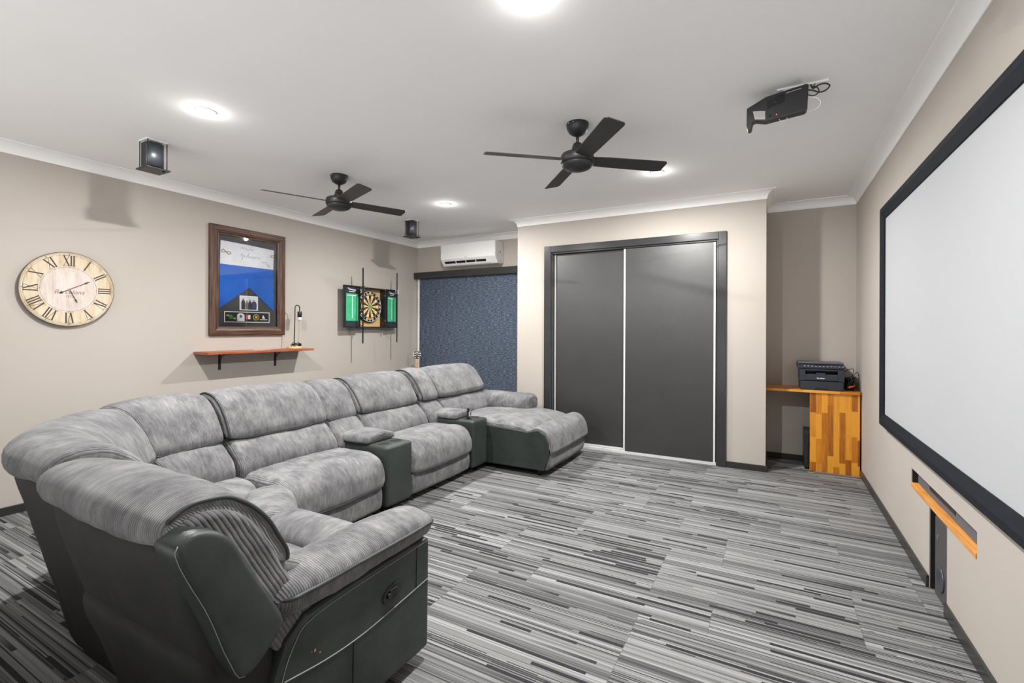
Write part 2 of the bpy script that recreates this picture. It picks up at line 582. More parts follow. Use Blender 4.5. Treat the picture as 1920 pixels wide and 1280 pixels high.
# right wall with a T shaped recess
HY0, HY1, HZ0, HZ1 = 2.608, 3.645, 0.430, 0.541
VY0, VY1 = 2.985, 3.275
w = MB()
w.box(XR, XR + 0.3, YF, HY0, 0, ZC)
w.box(XR, XR + 0.3, HY1, YB, 0, ZC)
w.box(XR, XR + 0.3, HY0, HY1, HZ1, ZC)
w.box(XR, XR + 0.3, HY0, VY0, 0, HZ0)
w.box(XR, XR + 0.3, VY1, HY1, 0, HZ0)
w.box(XR + 0.22, XR + 0.3, HY0, HY1, 0, HZ1)
struct('wall_right', w, MAT['wall'])
w = MB()
w.box(XR + 0.19, XR + 0.219, HY0 + 0.002, HY1 - 0.002, HZ0 + 0.002, HZ1 - 0.002)
w.box(XR + 0.19, XR + 0.219, VY0 + 0.002, VY1 - 0.002, 0.001, HZ0 + 0.002)
w.box(XR + 0.004, XR + 0.19, HY1 - 0.008, HY1 - 0.001, HZ0 + 0.028, HZ1 - 0.002)
w.box(XR + 0.004, XR + 0.19, VY1 - 0.008, VY1 - 0.001, 0.001, HZ0 - 0.002)
w.box(XR + 0.004, XR + 0.19, VY0 + 0.001, VY0 + 0.006, 0.001, HZ0 - 0.002)
struct('trim_5', w, MAT['black_matt'])
# skirting
t = 0.013
def skirt(name, *boxes):
    m_ = MB()
    for b in boxes:
        m_.box(*b)
    struct(name, m_, MAT['skirting'], bevel=0.003)
skirt('baseboard_left', (XL, XL + t, YF, YB, 0, BB))
skirt('baseboard_back', (XL + t, CXL, YB - t, YB, 0, BB), (CXR, XR - t, YB - t, YB, 0, BB))
skirt('baseboard_closet', (CXL - t, -2.383, YC - t, YC, 0, BB), (-0.396, CXR + t, YC - t, YC, 0, BB),
      (CXR, CXR + t, YC, YB - t, 0, BB), (CXL - t, CXL, YC, YB - t, 0, BB))
skirt('baseboard_right', (XR - t, XR, YF, VY0, 0, BB), (XR - t, XR, VY1, 5.425, 0, BB))

# cove cornice
def cornice_profile(n=10):
    pr, dr = 0.082, ZC - ZK
    pts = [(0, 0), (pr, 0), (pr, -0.006)]
    for k in range(1, n):
        a = math.pi / 2 * k / n
        pts.append((pr - 0.006 - (pr - 0.012) * math.sin(a), -dr + 0.006 + (dr - 0.012) * math.cos(a) + 0.0))
    pts += [(0.006, -dr + 0.006), (0.006, -dr), (0, -dr)]
    return pts
CP = cornice_profile()
def cornice(mb, p0, p1, nrm, m0, m1):
    """p0->p1 along the wall line, nrm into the room, m0/m1: +1 outside mitre, -1 inside mitre, 0 square"""
    d = Vector((p1[0] - p0[0], p1[1] - p0[1], 0))
    d.normalize()
    nv = Vector((nrm[0], nrm[1], 0))
    def ring(p, mi, sgn):
        return [Vector((p[0], p[1], ZC)) + nv * a + d * (sgn * mi * a) + Vector((0, 0, b)) for a, b in CP]
    A, B = ring(p0, m0, -1), ring(p1, m1, 1)
    n = len(CP)
    fs = [(i, (i + 1) % n, n + (i + 1) % n, n + i) for i in range(n)]
    fs += [tuple(range(n))[::-1], tuple(range(n, 2 * n))]
    mb.add(A + B, fs)
cm = MB(); cornice(cm, (XL, YF), (XL, YB), (1, 0), 0, -1); struct('trim_1', cm, MAT['cornice'])
cm = MB(); cornice(cm, (XL, YB), (CXL, YB), (0, -1), -1, -1); cornice(cm, (CXR, YB), (XR, YB), (0, -1), -1, -1); struct('trim_2', cm, MAT['cornice'])
cm = MB(); cornice(cm, (CXL, YB), (CXL, YC), (-1, 0), -1, 1); cornice(cm, (CXL, YC), (CXR, YC), (0, -1), 1, 1); cornice(cm, (CXR, YC), (CXR, YB), (1, 0), 1, -1); struct('trim_3', cm, MAT['cornice'])
cm = MB(); cornice(cm, (XR, YB), (XR, YF), (-1, 0), -1, 0); struct('trim_4', cm, MAT['cornice'])

# ------------------------------------------------------------------ sliding closet doors
fr = MB()
fr.box(-2.383, DX0, YC - 0.022, YC, 0, 2.345)
fr.box(DX1, -0.396, YC - 0.022, YC, 0, 2.345)
fr.box(DX0, DX1, YC - 0.022, YC, DZ, 2.345)
fr.box(DX0, DX0 + 0.018, YC, YC + 0.09, 0, DZ)
fr.box(DX1 - 0.018, DX1, YC, YC + 0.09, 0, DZ)
fr.box(DX0 + 0.018, DX1 - 0.018, YC, YC + 0.09, DZ - 0.018, DZ)
struct('trim_6', fr, MAT['door_frame'], bevel=0.003)
tr = MB()
tr.box(DX0 + 0.018, DX1 - 0.018, YC + 0.004, YC + 0.085, 0.0, 0.012)
tr.box(DX0 + 0.018, DX1 - 0.018, YC + 0.004, YC + 0.008, 0.012, 0.028)
tr.box(DX0 + 0.018, DX1 - 0.018, YC + 0.042, YC + 0.046, 0.012, 0.028)
struct('trim_7', tr, MAT['alu'])
def sliding_door(name, x0, x1, y, strips, rail):
    d = struct(name, MB().box(x0, x1, y, y + 0.026, 0.03, DZ - 0.022), MAT['door'])
    for s_ in strips:
        q = MB().box(s_ - 0.009, s_ + 0.009, y - 0.007, y + 0.03, 0.028, DZ - 0.024)
        struct('edge_strip', q, MAT['alu'], parent=d)
    if rail:
        struct('bottom_rail', MB().box(x0, x1, y - 0.003, y + 0.0, 0.03, 0.05), MAT['alu'], parent=d)
    return d
sliding_door('door_1', DX0 + 0.024, -1.40, YC + 0.052, [DX0 + 0.033], True)
sliding_door('door_2', -1.432, DX1 - 0.026, YC + 0.014, [-1.423, DX1 - 0.035], False)

# ------------------------------------------------------------------ sectional sofa
CX, CY, RHO = -2.45, 1.55, 0.85
ARC = RHO * math.pi / 2
def path(p):
    """front line of the seats: along the left wall, round the corner, then along the near side"""
    if p >= 0:
        return (CX, CY + p), (1.0, 0.0)
    if p >= -ARC:
        a = -p / RHO
        return (CX, CY), (math.cos(a), math.sin(a))
    return (CX + (-p - ARC), CY), (0.0, 1.0)
def path_corner(p):
    """as path(), but the corner cut a little tighter"""
    o_, d_ = path(p)
    a = min(1.0, max(0.0, -p / (ARC * 0.6)))
    k = 0.06 * a * a * (3 - 2 * a)
    return (o_[0] + d_[0] * k, o_[1] + d_[1] * k), d_
def py(y):
    return y - CY
def pxn(x):
    return -ARC - (x - CX)

def prep(prof, N=64):
    pts = resample(catmull(prof, 8), N)
    P = [(q.x, q.y) for q in pts]
    area = sum(P[i][0] * P[(i + 1) % N][1] - P[(i + 1) % N][0] * P[i][1] for i in range(N))
    sg = 1 if area > 0 else -1
    nr = []
    for i in range(N):
        a, b = P[i - 1], P[(i + 1) % N]
        tx, ty = b[0] - a[0], b[1] - a[1]
        L = math.hypot(tx, ty) or 1
        nr.append((ty / L * sg, -tx / L * sg))
    return P, nr

def ring_at(P, nr, p, off, fn, amp, frq=5.0, seed=0.0):
    (ox, oy), (dx, dy) = fn(p)
    out = []
    for (d, z), (nd, nz) in zip(P, nr):
        q = Vector((ox + dx * d, oy + dy * d, z))
        k = off
        if amp:
            k += amp * noise.noise(q * frq + Vector((seed, 0, 0))) + amp * 0.5 * noise.noise(q * frq * 3.1 + Vector((0, seed, 5)))
        dd, zz = d + nd * k, z + nz * k
        out.append(Vector((ox + dx * dd, oy + dy * dd, zz)))
    return out

def offs(p, p0, p1, r, puff):
    tau = (p - p0) / (p1 - p0)
    w_ = puff * (1 - abs(2 * tau - 1) ** 3)
    lo, hi = min(p0, p1), max(p0, p1)
    e = min(p - lo, hi - p)
    if e < r:
        c_ = 1 - e / r
        w_ -= r * (1 - math.sqrt(max(0.0, 1 - c_ * c_)))
    return w_

def sweep(mb, prof, p0, p1, r=0.03, puff=0.012, amp=0.004, fn=path, N=64, step=0.03, seed=0.0, frq=5.0, dome=None):
    P, nr = prep(prof, N)
    if p0 > p1:
        p0, p1 = p1, p0
    ps = [p0 + r * (1 - math.cos(R(18 * k))) for k in range(6)]
    m_ = max(2, int((p1 - p0 - 2 * r) / step))
    ps += [p0 + r + (p1 - p0 - 2 * r) * k / m_ for k in range(1, m_)]
    ps += [p1 - r * (1 - math.cos(R(18 * k))) for k in range(5, -1, -1)]
    base = len(mb.v)
    vv = [0.0]
    for i in range(N):
        a, b = P[i], P[(i + 1) % N]
        vv.append(vv[-1] + math.hypot(b[0] - a[0], b[1] - a[1]))
    for p in ps:
        mb.v += [tuple(q) for q in ring_at(P, nr, p, offs(p, p0, p1, r, puff), fn, amp, frq, seed)]
    for j in range(len(ps) - 1):
        for i in range(N):
            i2 = (i + 1) % N
            mb.f.append((base + j * N + i, base + j * N + i2, base + (j + 1) * N + i2, base + (j + 1) * N + i))
            mb.sm.append(True)
            mb.uv.append([(ps[j], vv[i]), (ps[j], vv[i + 1]), (ps[j + 1], vv[i + 1]), (ps[j + 1], vv[i])])
    if dome is not None:
        for j, sg_ in ((0, -1), (len(ps) - 1, 1)):
            loop_ = [Vector(mb.v[base + j * N + i]) for i in range(N)]
            c_ = sum(loop_, Vector((0, 0, 0))) / N
            (ox, oy), (dx, dy) = fn(ps[j])
            (ax, ay), _ = fn(ps[j] + sg_ * 0.01)
            (bx_, by_), _ = fn(ps[j])
            tv = Vector((ax - bx_, ay - by_, 0))
            if tv.length > 1e-9:
                tv.normalize()
            prev = [base + j * N + i for i in range(N)]
            cd, cz = sum(q[0] for q in P) / N, sum(q[1] for q in P) / N
            def cuv(i, f):
                d_, z_ = P[i][0] + (cd - P[i][0]) * f, P[i][1] + (cz - P[i][1]) * f
                return (d_ * 0.87 + z_ * 0.48, z_ * 0.87 - d_ * 0.48)
            pf = 0.0
            for f in (0.12, 0.3, 0.5, 0.7, 0.88):
                b2 = len(mb.v)
                mb.v += [tuple(q.lerp(c_, f) + tv * dome * math.sin(math.pi / 2 * f)) for q in loop_]
                cur = [b2 + i for i in range(N)]
                for i in range(N):
                    i2 = (i + 1) % N
                    mb.f.append((prev[i], prev[i2], cur[i2], cur[i]))
                    mb.sm.append(True)
                    mb.uv.append([cuv(i, pf), cuv(i2, pf), cuv(i2, f), cuv(i, f)])
                prev = cur
                pf = f
            mb.v.append(tuple(c_ + tv * dome))
            for i in range(N):
                mb.f.append((prev[i], prev[(i + 1) % N], len(mb.v) - 1))
                mb.sm.append(True)
                mb.uv.append([cuv(i, pf), cuv((i + 1) % N, pf), cuv(i, 1.0)])
        return mb
    for j in (0, len(ps) - 1):
        idx = list(range(N))
        if j == 0:
            idx.reverse()
        mb.f.append(tuple(base + j * N + i for i in idx))
        mb.sm.append(False)
        mb.uv.append([(P[i][0] * 0.87 + P[i][1] * 0.48, P[i][1] * 0.87 - P[i][0] * 0.48) for i in idx])
    return mb

def near_idx(P, d, z):
    return min(range(len(P)), key=lambda i: (P[i][0] - d) ** 2 + (P[i][1] - z) ** 2)

def piping(prof, a, b, p0, p1, r=0.03, puff=0.012, amp=0.004, fn=path, rad=0.006, ends=(1, 1), N=64, inset=0.5, seed=0.0):
    """cord round a cushion: down one end from profile point a to b, along b, and back up the other end"""
    P, nr = prep(prof, N)
    ia, ib = near_idx(P, *a), near_idx(P, *b)
    fwd = (ib - ia) % N
    seq = [(ia + k) % N for k in range(fwd + 1)] if fwd <= N // 2 else [(ia - k) % N for k in range((ia - ib) % N + 1)]
    if p0 > p1:
        p0, p1 = p1, p0
    e = r * inset
    pts = []
    def P3(i, p):
        return ring_at([P[i]], [nr[i]], p, offs(p, p0, p1, r, puff) + rad * 0.3, fn, amp, seed=seed)[0]
    if ends[0]:
        pts += [P3(i, p0 + e) for i in seq]
    m_ = max(4, int((p1 - p0) / 0.04))
    for k in range(m_ + 1):
        pts.append(P3(ib, p0 + e + (p1 - p0 - 2 * e) * k / m_))
    if ends[1]:
        pts += [P3(i, p1 - e) for i in reversed(seq)]
    return MB().tube(pts, rad, 8)

HEAD = [(-0.925, 0.800), (-0.962, 0.845), (-0.935, 0.895), (-0.86, 0.922), (-0.765, 0.908), (-0.682, 0.85), (-0.615, 0.76), (-0.572, 0.680),
        (-0.585, 0.642), (-0.66, 0.665), (-0.73, 0.74), (-0.85, 0.80)]
LUMB = [(-0.47, 0.39), (-0.430, 0.455), (-0.448, 0.53), (-0.525, 0.605), (-0.612, 0.665), (-0.69, 0.72), (-0.76, 0.70), (-0.70, 0.5), (-0.6, 0.38)]
SEAT = [(-0.01, 0.222), (0.018, 0.265), (0.012, 0.35), (-0.035, 0.425), (-0.12, 0.458), (-0.24, 0.455), (-0.38, 0.455), (-0.48, 0.44), (-0.5, 0.38), (-0.3, 0.31), (-0.1, 0.27), (-0.04, 0.235)]
FOOT = [(-0.03, 0.235), (-0.008, 0.18), (-0.010, 0.10), (-0.03, 0.060), (-0.1, 0.055), (-0.2, 0.08), (-0.2, 0.2), (-0.1, 0.245)]
SHELL = [(-0.72, 0.008), (-0.80, 0.30), (-0.865, 0.55), (-0.925, 0.78), (-0.90, 0.86), (-0.82, 0.87), (-0.76, 0.75), (-0.68, 0.5), (-0.62, 0.25), (-0.62, 0.012)]
def shift(prof, dd, dz):
    return [(a + dd, b + dz) for a, b in prof]

S = Build('sectional_sofa', 'large L-shaped grey corduroy reclining sectional sofa with chaise and dark leatherette sides', 'sofa', (CX, CY, 0))
def headrest(p0, p1, dd=0.0, dz=0.0, ends=(1, 1), puff=0.014, m_='cord', seed=0.0, r=0.03, fn=path, pin=0.5, base=None):
    pr = shift(base or HEAD, dd, dz)
    h = S.part('headrest', sweep(MB(), pr, p0, p1, r, puff, 0.007, seed=seed, fn=fn), MAT[m_])
    q = piping(pr, (-0.94 + dd, 0.885 + dz), (-0.580 + dd, 0.648 + dz), p0, p1, r, puff, 0.007, fn=fn, ends=ends, rad=0.0065, seed=seed, inset=pin)
    S.part('piping', q, MAT['piping'], parent=h, label='slate grey piping cord')
    return h
def lumbar(p0, p1, dd=0.0, seed=0.0, r=0.035):
    return S.part('back_cushion', sweep(MB(), shift(LUMB, dd, 0), p0, p1, r, 0.014, 0.006, seed=seed), MAT['cord'])
def seat(p0, p1, seed=0.0):
    s_ = S.part('seat_cushion', sweep(MB(), SEAT, p0, p1, 0.045, 0.018, 0.006, seed=seed, dome=0.002), MAT['cord_flat'])
    q = piping(SEAT, (0.018, 0.29), (0.0, 0.228), p0, p1, 0.045, 0.018, 0.006, rad=0.006, ends=(0, 0), seed=seed)
    S.part('piping', q, MAT['piping'], parent=s_, label='slate grey piping cord')
    S.part('footrest_panel', sweep(MB(), FOOT, p0 + 0.012, p1 - 0.012, 0.02, 0.006, 0.003), MAT['cord'])

# backs along the left wall
spans = [(-0.319, 0.207, 0.0, 0.0), (0.215, 0.98, 0.016, 0.010), (0.988, 1.30, 0.0, 0.0), (1.312, 2.06, 0.008, 0.008), (2.068, 2.345, 0.034, 0.020), (2.352, 3.24, 0.034, 0.018)]
for i, (a, b, dd, dz) in enumerate(spans):
    headrest(a, b, dd, dz, seed=i * 3.3, r=0.034 if i in (2, 4) else 0.028, puff=0.02, ends=(1 if i in (1, 3, 4) else 0, 0))
    lumbar(a + 0.004, b - 0.004, dd * 0.6, seed=i * 2.1)
S.part('back_shell', sweep(MB(), SHELL, 0.03, 3.235, 0.03, 0.006, 0.003), MAT['suede_back'], label='charcoal suede back')
# the rounded corner
CORNER_END = pxn(-2.215)
headrest(-0.329, CORNER_END, 0.018, -0.008, seed=20.0, ends=(0, 0), puff=0.018, r=0.04, fn=path_corner)
lumbar(-0.335, CORNER_END - 0.05, seed=21.0)
def slant(mb, x0, x1, k):
    out = []
    for x, y, z in mb.v:
        if y < 1.3:
            w_ = min(1.0, max(0.0, (x - x0) / (x1 - x0)))
            x += (0.88 - z) * k * w_
        out.append((x, y, z))
    mb.v = out
    return mb
S.part('corner_back_shell', slant(sweep(MB(), SHELL, 0.02, pxn(-2.11), 0.03, 0.004, 0.004, fn=path_corner), -2.75, -2.15, -0.27), MAT['suede_back'], label='charcoal suede back of the corner')
P_, n_ = prep(SHELL)
st = [ring_at([P_[i]], [n_[i]], pxn(-2.135), 0.004, path_corner, 0)[0] for i in [near_idx(P_, d, z) for d, z in ((-0.895, 0.85), (-0.925, 0.78), (-0.865, 0.55), (-0.80, 0.30), (-0.75, 0.10))]]
st = [Vector((q.x - (0.88 - q.z) * 0.27, q.y, q.z)) for q in catmull(st, 6, closed=False)]
S.part('stitching', MB().tube(st, 0.0016, 6), MAT['thread'], label='pale stitched seam')
# near side back
NX0, NX1 = -2.045, -1.288
NEAR_HEAD = [(-0.895, 0.812), (-0.950, 0.832), (-0.950, 0.885), (-0.885, 0.918), (-0.79, 0.908), (-0.708, 0.850), (-0.642, 0.760), (-0.602, 0.680),
             (-0.622, 0.645), (-0.69, 0.68), (-0.755, 0.755), (-0.84, 0.82)]
headrest(pxn(NX0), pxn(NX1), 0.0, 0.0, ends=(1, 0), seed=30.0, puff=0.018, base=NEAR_HEAD, r=0.014, pin=0.1)
lumbar(pxn(-2.05), pxn(-1.30), seed=31.0)
CORE = [(-0.895, 0.80), (-0.925, 0.845), (-0.885, 0.892), (-0.80, 0.882), (-0.73, 0.828), (-0.668, 0.735), (-0.628, 0.648), (-0.535, 0.50), (-0.52, 0.42), (-0.60, 0.38), (-0.72, 0.5), (-0.82, 0.70)]
band = sweep(MB(), shift(CORE, -0.004, -0.006), pxn(-1.40), pxn(-1.262), 0.018, 0.0, 0.004, seed=4.0)
band.uv = [[((band.v[i][1] - CY) * 0.87 + band.v[i][2] * 0.48, band.v[i][2] * 0.87 - (band.v[i][1] - CY) * 0.48 + band.v[i][0]) for i in f] for f in band.f]
S.part('backrest_side_band', band, MAT['cord_side'], label='coarse ribbed side of the backrest')
NEAR_SHELL = [(-0.72, 0.008), (-0.80, 0.30), (-0.872, 0.55), (-0.918, 0.75), (-0.905, 0.815), (-0.84, 0.835), (-0.76, 0.75), (-0.68, 0.5), (-0.62, 0.25), (-0.62, 0.012)]
S.part('light_gap_filler', sweep(MB(), shift(NEAR_SHELL, 0.05, 0.0), pxn(-2.52), pxn(-1.95), 0.02, 0.0, 0.0), MAT['suede_back'])  # added filler, blocks light leaking through the gap between the two backs
S.part('near_back_shell', slant(sweep(MB(), NEAR_SHELL, pxn(-2.055), pxn(-1.27), 0.035, 0.006, 0.005), -1.6, -2.0, 0.16), MAT['suede_back'], label='charcoal suede back')
SKIRT = [(-0.725, 0.012), (-0.775, 0.18), (-0.83, 0.36), (-0.862, 0.46), (-0.855, 0.50), (-0.80, 0.50), (-0.70, 0.4), (-0.62, 0.2), (-0.62, 0.015)]
S.part('back_skirt', sweep(MB(), SKIRT, pxn(-1.985), pxn(-1.275), 0.03, 0.012, 0.006, seed=9), MAT['suede_back'], label='charcoal lower back panel')
WING = [(-0.957, 0.822), (-0.948, 0.856), (-0.912, 0.868), (-0.862, 0.848), (-0.822, 0.805), (-0.770, 0.705), (-0.688, 0.555), (-0.692, 0.515), (-0.745, 0.462), (-0.785, 0.447), (-0.818, 0.475), (-0.886, 0.659)]
wing = S.part('side_wing', sweep(MB(), WING, pxn(-1.315), pxn(-1.205), 0.012, 0.004, 0.003, step=0.015, dome=0.003), MAT['suede'], label='glossy dark green-grey leatherette side panel')
P_, n_ = prep(WING)
def wing_pts(x, idx, off=0.0015):
    o_ = offs(pxn(x), pxn(-1.315), pxn(-1.205), 0.012, 0.004)
    return [ring_at([P_[i]], [n_[i]], pxn(x), o_ + off, path, 0.004)[0] for i in idx]
ia, ib = near_idx(P_, -0.948, 0.856), near_idx(P_, -0.785, 0.447)
ring = [(ia - k) % 64 for k in range((ia - ib) % 64 + 1)] if (ia - ib) % 64 <= 32 else [(ia + k) % 64 for k in range((ib - ia) % 64 + 1)]
S.part('stitching', MB().tube(wing_pts(-1.211, ring), 0.0013, 6), MAT['thread'], parent=wing, label='pale stitched seam').location = (0, 0, 0)
# near seat
NSEAT = [(-0.62, 0.425), (-0.45, 0.436), (-0.24, 0.432), (-0.18, 0.41), (-0.17, 0.36), (-0.3, 0.33), (-0.6, 0.34)]
S.part('seat_cushion', sweep(MB(), NSEAT, pxn(-2.05), pxn(-1.50), 0.02, 0.008, 0.004, seed=5), MAT['cord_flat'])
NROLL = [(-0.208, 0.40), (-0.208, 0.455), (-0.16, 0.492), (-0.07, 0.502), (0.0, 0.460), (0.025, 0.36), (0.015, 0.27), (-0.02, 0.228), (-0.09, 0.24), (-0.17, 0.32)]
S.part('seat_roll', sweep(MB(), NROLL, pxn(-2.05), pxn(-1.50), 0.045, 0.006, 0.004, seed=6), MAT['cord_flat'])
S.part('footrest_panel', sweep(MB(), FOOT, pxn(-2.03), pxn(-1.57), 0.02, 0.006, 0.003), MAT['cord'])
# seats on the long side
seat(py(1.785), py(2.572), 1.0)
seat(py(2.872), py(3.702), 2.0)

def puff_poly(mb, outline, z0, z1, r=0.05, puff=0.02, seed=0.0, rings=7):
    """cushion over a closed plan outline, its top domed"""
    O = resample(catmull([(a, b) for a, b in outline], 6), 72)
    n = len(O)
    c_ = sum(O, Vector((0, 0, 0))) / n
    sx = []
    area = sum(O[i].x * O[(i + 1) % n].y - O[(i + 1) % n].x * O[i].y for i in range(n))
    sg = 1 if area > 0 else -1
    base = len(mb.v)
    rows = [(0.0, z0), (0.0, z1 - r)]
    rows += [(r * (1 - math.cos(R(90 * k / 5))), z1 - r + r * math.sin(R(90 * k / 5))) for k in range(1, 6)]
    allr = []
    for e, z in rows:
        rr = []
        for i in range(n):
            t_ = O[(i + 1) % n] - O[i - 1]
            t_.normalize()
            nn = (Vector((-t_.y, t_.x, 0)) * sg * 0.5 + (c_ - O[i]).normalized() * 0.6)
            q = O[i] + nn * e
            rr.append(Vector((q.x, q.y, z)))
        allr.append(rr)
    last = allr[-1]
    for k in range(1, rings + 1):
        f = k / (rings + 0.0)
        f2 = min(f, 0.999)
        rr = [Vector((*(q.xy.lerp(c_.xy, f2)), z1 + puff * math.sin(math.pi / 2 * min(1, f * 1.4)))) for q in last]
        for q in rr:
            q.z += 0.006 * noise.noise(q * 7 + Vector((seed, 0, 0)))
        allr.append(rr)
    for rr in allr:
        mb.v += [tuple(q) for q in rr]
    for j in range(len(allr) - 1):
        for i in range(n):
            i2 = (i + 1) % n
            q = [base + j * n + i, base + j * n + i2, base + (j + 1) * n + i2, base + (j + 1) * n + i]
            mb.f.append(tuple(q))
            mb.sm.append(True)
            mb.uv.append([((mb.v[a][0] - mb.v[a][1]) * 0.7071, (mb.v[a][0] + mb.v[a][1]) * 0.7071 + mb.v[a][2]) for a in q])
    mb.f.append(tuple(base + i for i in range(n)))
    mb.sm.append(False)
    mb.uv.append([(0, 0)] * n)
    return mb
wedge = [(-2.97, 1.76), (-2.70, 1.755), (-2.44, 1.54), (-2.09, 1.345), (-2.065, 1.10), (-2.40, 1.06), (-2.78, 1.22), (-2.97, 1.48)]
S.part('corner_seat_cushion', puff_poly(MB(), wedge, 0.12, 0.445, 0.05, 0.02), MAT['cord_flat'])
CROLL2 = [(-0.215, 0.36), (-0.218, 0.435), (-0.17, 0.466), (-0.08, 0.472), (-0.01, 0.435), (0.015, 0.35), (0.010, 0.2), (-0.02, 0.08), (-0.12, 0.07), (-0.2, 0.2)]
S.part('corner_seat_roll', sweep(MB(), CROLL2, -0.03, 0.475, 0.07, 0.012, 0.006, fn=lambda p: ((-2.44 + 0.832 * p, 1.80 - 0.555 * p), (0.555, 0.832)), seed=3.0), MAT['cord_flat'])

# consoles
def console(y0, y1, cups):
    b = S.part('console', MB().box(-3.02, -2.440, y0, y1, 0.055, 0.500), MAT['suede'], bevel=0.026, seg=4, label='dark leatherette console with cup holders')
    bm_ = MB()
    def cfn(p):
        return (p, (y0 + y1) / 2), (0.0, 1.0)
    h_ = (y1 - y0) / 2
    LID = [(-h_ + 0.005, 0.502), (-h_ - 0.004, 0.525), (-h_ + 0.012, 0.548), (-h_ * 0.5, 0.560), (0, 0.564), (h_ * 0.5, 0.560), (h_ - 0.012, 0.548), (h_ + 0.004, 0.525), (h_ - 0.005, 0.502), (0, 0.500)]
    S.part('armrest_lid', sweep(bm_, LID, -2.945, -2.625, 0.022, 0.006, 0.003, fn=cfn, N=48, dome=0.001), MAT['cord'], parent=b, label='grey corduroy lid')
    for cy_ in cups:
        cx_ = -2.545
        m_ = MB().lathe([(0.043, 0.4995), (0.043, 0.503), (0.036, 0.5035), (0.035, 0.5012)], cx_, cy_, 28)
        S.part('cup_holder_ring', m_, MAT['piping'], parent=b)
        m_ = MB().lathe([(0.0, 0.5008), (0.0355, 0.5008), (0.0355, 0.5016), (0.0, 0.5016)], cx_, cy_, 28)
        S.part('cup_hole_shade', m_, MAT['black_void'], parent=b)  # flat disc, the shade of the hole put into its black colour
    return b
console(2.583, 2.862, (2.66, 2.785))
console(3.712, 3.968, (3.78, 3.90))
S.part('base_frame', MB().box(-3.12, -2.50, 1.80, 4.90, 0.06, 0.30), MAT['black_matt'])
S.part('base_frame', MB().box(-2.45, -1.60, 1.00, 1.50, 0.06, 0.30), MAT['black_matt'])

# chaise
CSEAT = [(-0.50, 0.43), (-0.3, 0.462), (0.0, 0.468), (0.25, 0.462), (0.42, 0.435), (0.475, 0.40), (0.40, 0.36), (0.0, 0.34), (-0.4, 0.34)]
S.part('chaise_cushion', sweep(MB(), CSEAT, py(3.968), py(4.918), 0.035, 0.022, 0.007, seed=8, frq=4, dome=0.001), MAT['cord_flat'])
CROLL = [(0.46, 0.40), (0.49, 0.435), (0.555, 0.452), (0.63, 0.425), (0.683, 0.345), (0.698, 0.255), (0.678, 0.212), (0.645, 0.27), (0.60, 0.33), (0.53, 0.37)]
cr = S.part('chaise_roll', sweep(MB(), CROLL, py(3.968), py(4.93), 0.016, 0.008, 0.005, seed=11, frq=6), MAT['cord_flat'])
S.part('chaise_front_panel', sweep(MB(), [(0.655, 0.235), (0.668, 0.15), (0.652, 0.075), (0.60, 0.056), (0.55, 0.10), (0.56, 0.2)], py(3.985), py(4.91), 0.03, 0.008, 0.005, seed=12), MAT['cord'])
side = [(-2.95, 0.055), (-1.835, 0.055), (-1.800, 0.15), (-1.778, 0.225), (-1.785, 0.32), (-1.825, 0.395), (-1.89, 0.432), (-1.96, 0.415), (-2.0, 0.405), (-2.1, 0.412), (-2.4, 0.428), (-2.95, 0.43)]
S.part('chaise_side', MB().prism(side, lambda a, b, t_: (a, t_, b), 3.960, 4.915), MAT['suede'], bevel=0.012, label='dark leatherette side of the chaise')
for fx, fy in ((-1.90, 4.02), (-1.90, 4.86), (-1.36, 1.46), (-1.30, 0.93), (-2.55, 2.72), (-2.30, 0.95)):
    S.part('foot', MB().lathe([(0.018, 0.0), (0.024, 0.065)], fx, fy, 16), MAT['black'])
ARMC = [(-0.125, 0.46), (-0.140, 0.54), (-0.100, 0.605), (0.0, 0.632), (0.095, 0.612), (0.135, 0.55), (0.12, 0.47), (0.0, 0.45)]
S.part('arm_pad', sweep(MB(), ARMC, -3.10, -2.345, 0.045, 0.01, 0.008, fn=lambda p: ((p, 4.795), (0.0, 1.0)), seed=13, frq=7, dome=0.003), MAT['cord'])
S.part('arm_side', MB().box(-3.05, -2.375, 4.69, 4.915, 0.06, 0.50), MAT['suede'], bevel=0.02, label='dark leatherette arm')

# near arm
NARM = [(0.82, 0.06), (1.555, 0.055), (1.560, 0.505), (1.40, 0.508), (1.11, 0.500), (0.97, 0.488), (0.905, 0.44), (0.87, 0.36), (0.83, 0.2)]
arm = S.part('arm_side', MB().prism(NARM, lambda a, b, t_: (t_, a, b), -1.575, -1.235), MAT['suede'], bevel=0.022, seg=4, label='dark green-grey leatherette arm side with pale seams')
ARM = [(0.012, 0.572), (0.004, 0.535), (-0.035, 0.512), (-0.2, 0.49), (-0.33, 0.40), (-0.372, 0.425), (-0.350, 0.470), (-0.285, 0.528), (-0.19, 0.588), (-0.10, 0.612), (-0.035, 0.602), (0.002, 0.587)]
afn = lambda p: ((-1.235, p), (1.0, 0.0))
pad = S.part('arm_pad', sweep(MB(), ARM, 0.865, 1.590, 0.06, 0.012, 0.006, fn=afn, seed=15, frq=7), MAT['cord'], label='plump grey corduroy arm pad')
PA_, NA_ = prep(ARM)
ie = near_idx(PA_, 0.012, 0.572)
run = [ring_at([PA_[ie]], [NA_[ie]], p, offs(p, 0.865, 1.590, 0.06, 0.012) + 0.003, afn, 0.006, seed=15)[0] for p in [0.905 + 0.64 * k / 16 for k in range(17)]]
pre = [Vector((-1.385, 0.905, 0.560)), Vector((-1.33, 0.868, 0.560)), Vector((-1.275, 0.872, 0.565))]
post = [Vector((-1.262, 1.588, 0.566)), Vector((-1.32, 1.600, 0.560)), Vector((-1.39, 1.600, 0.555))]
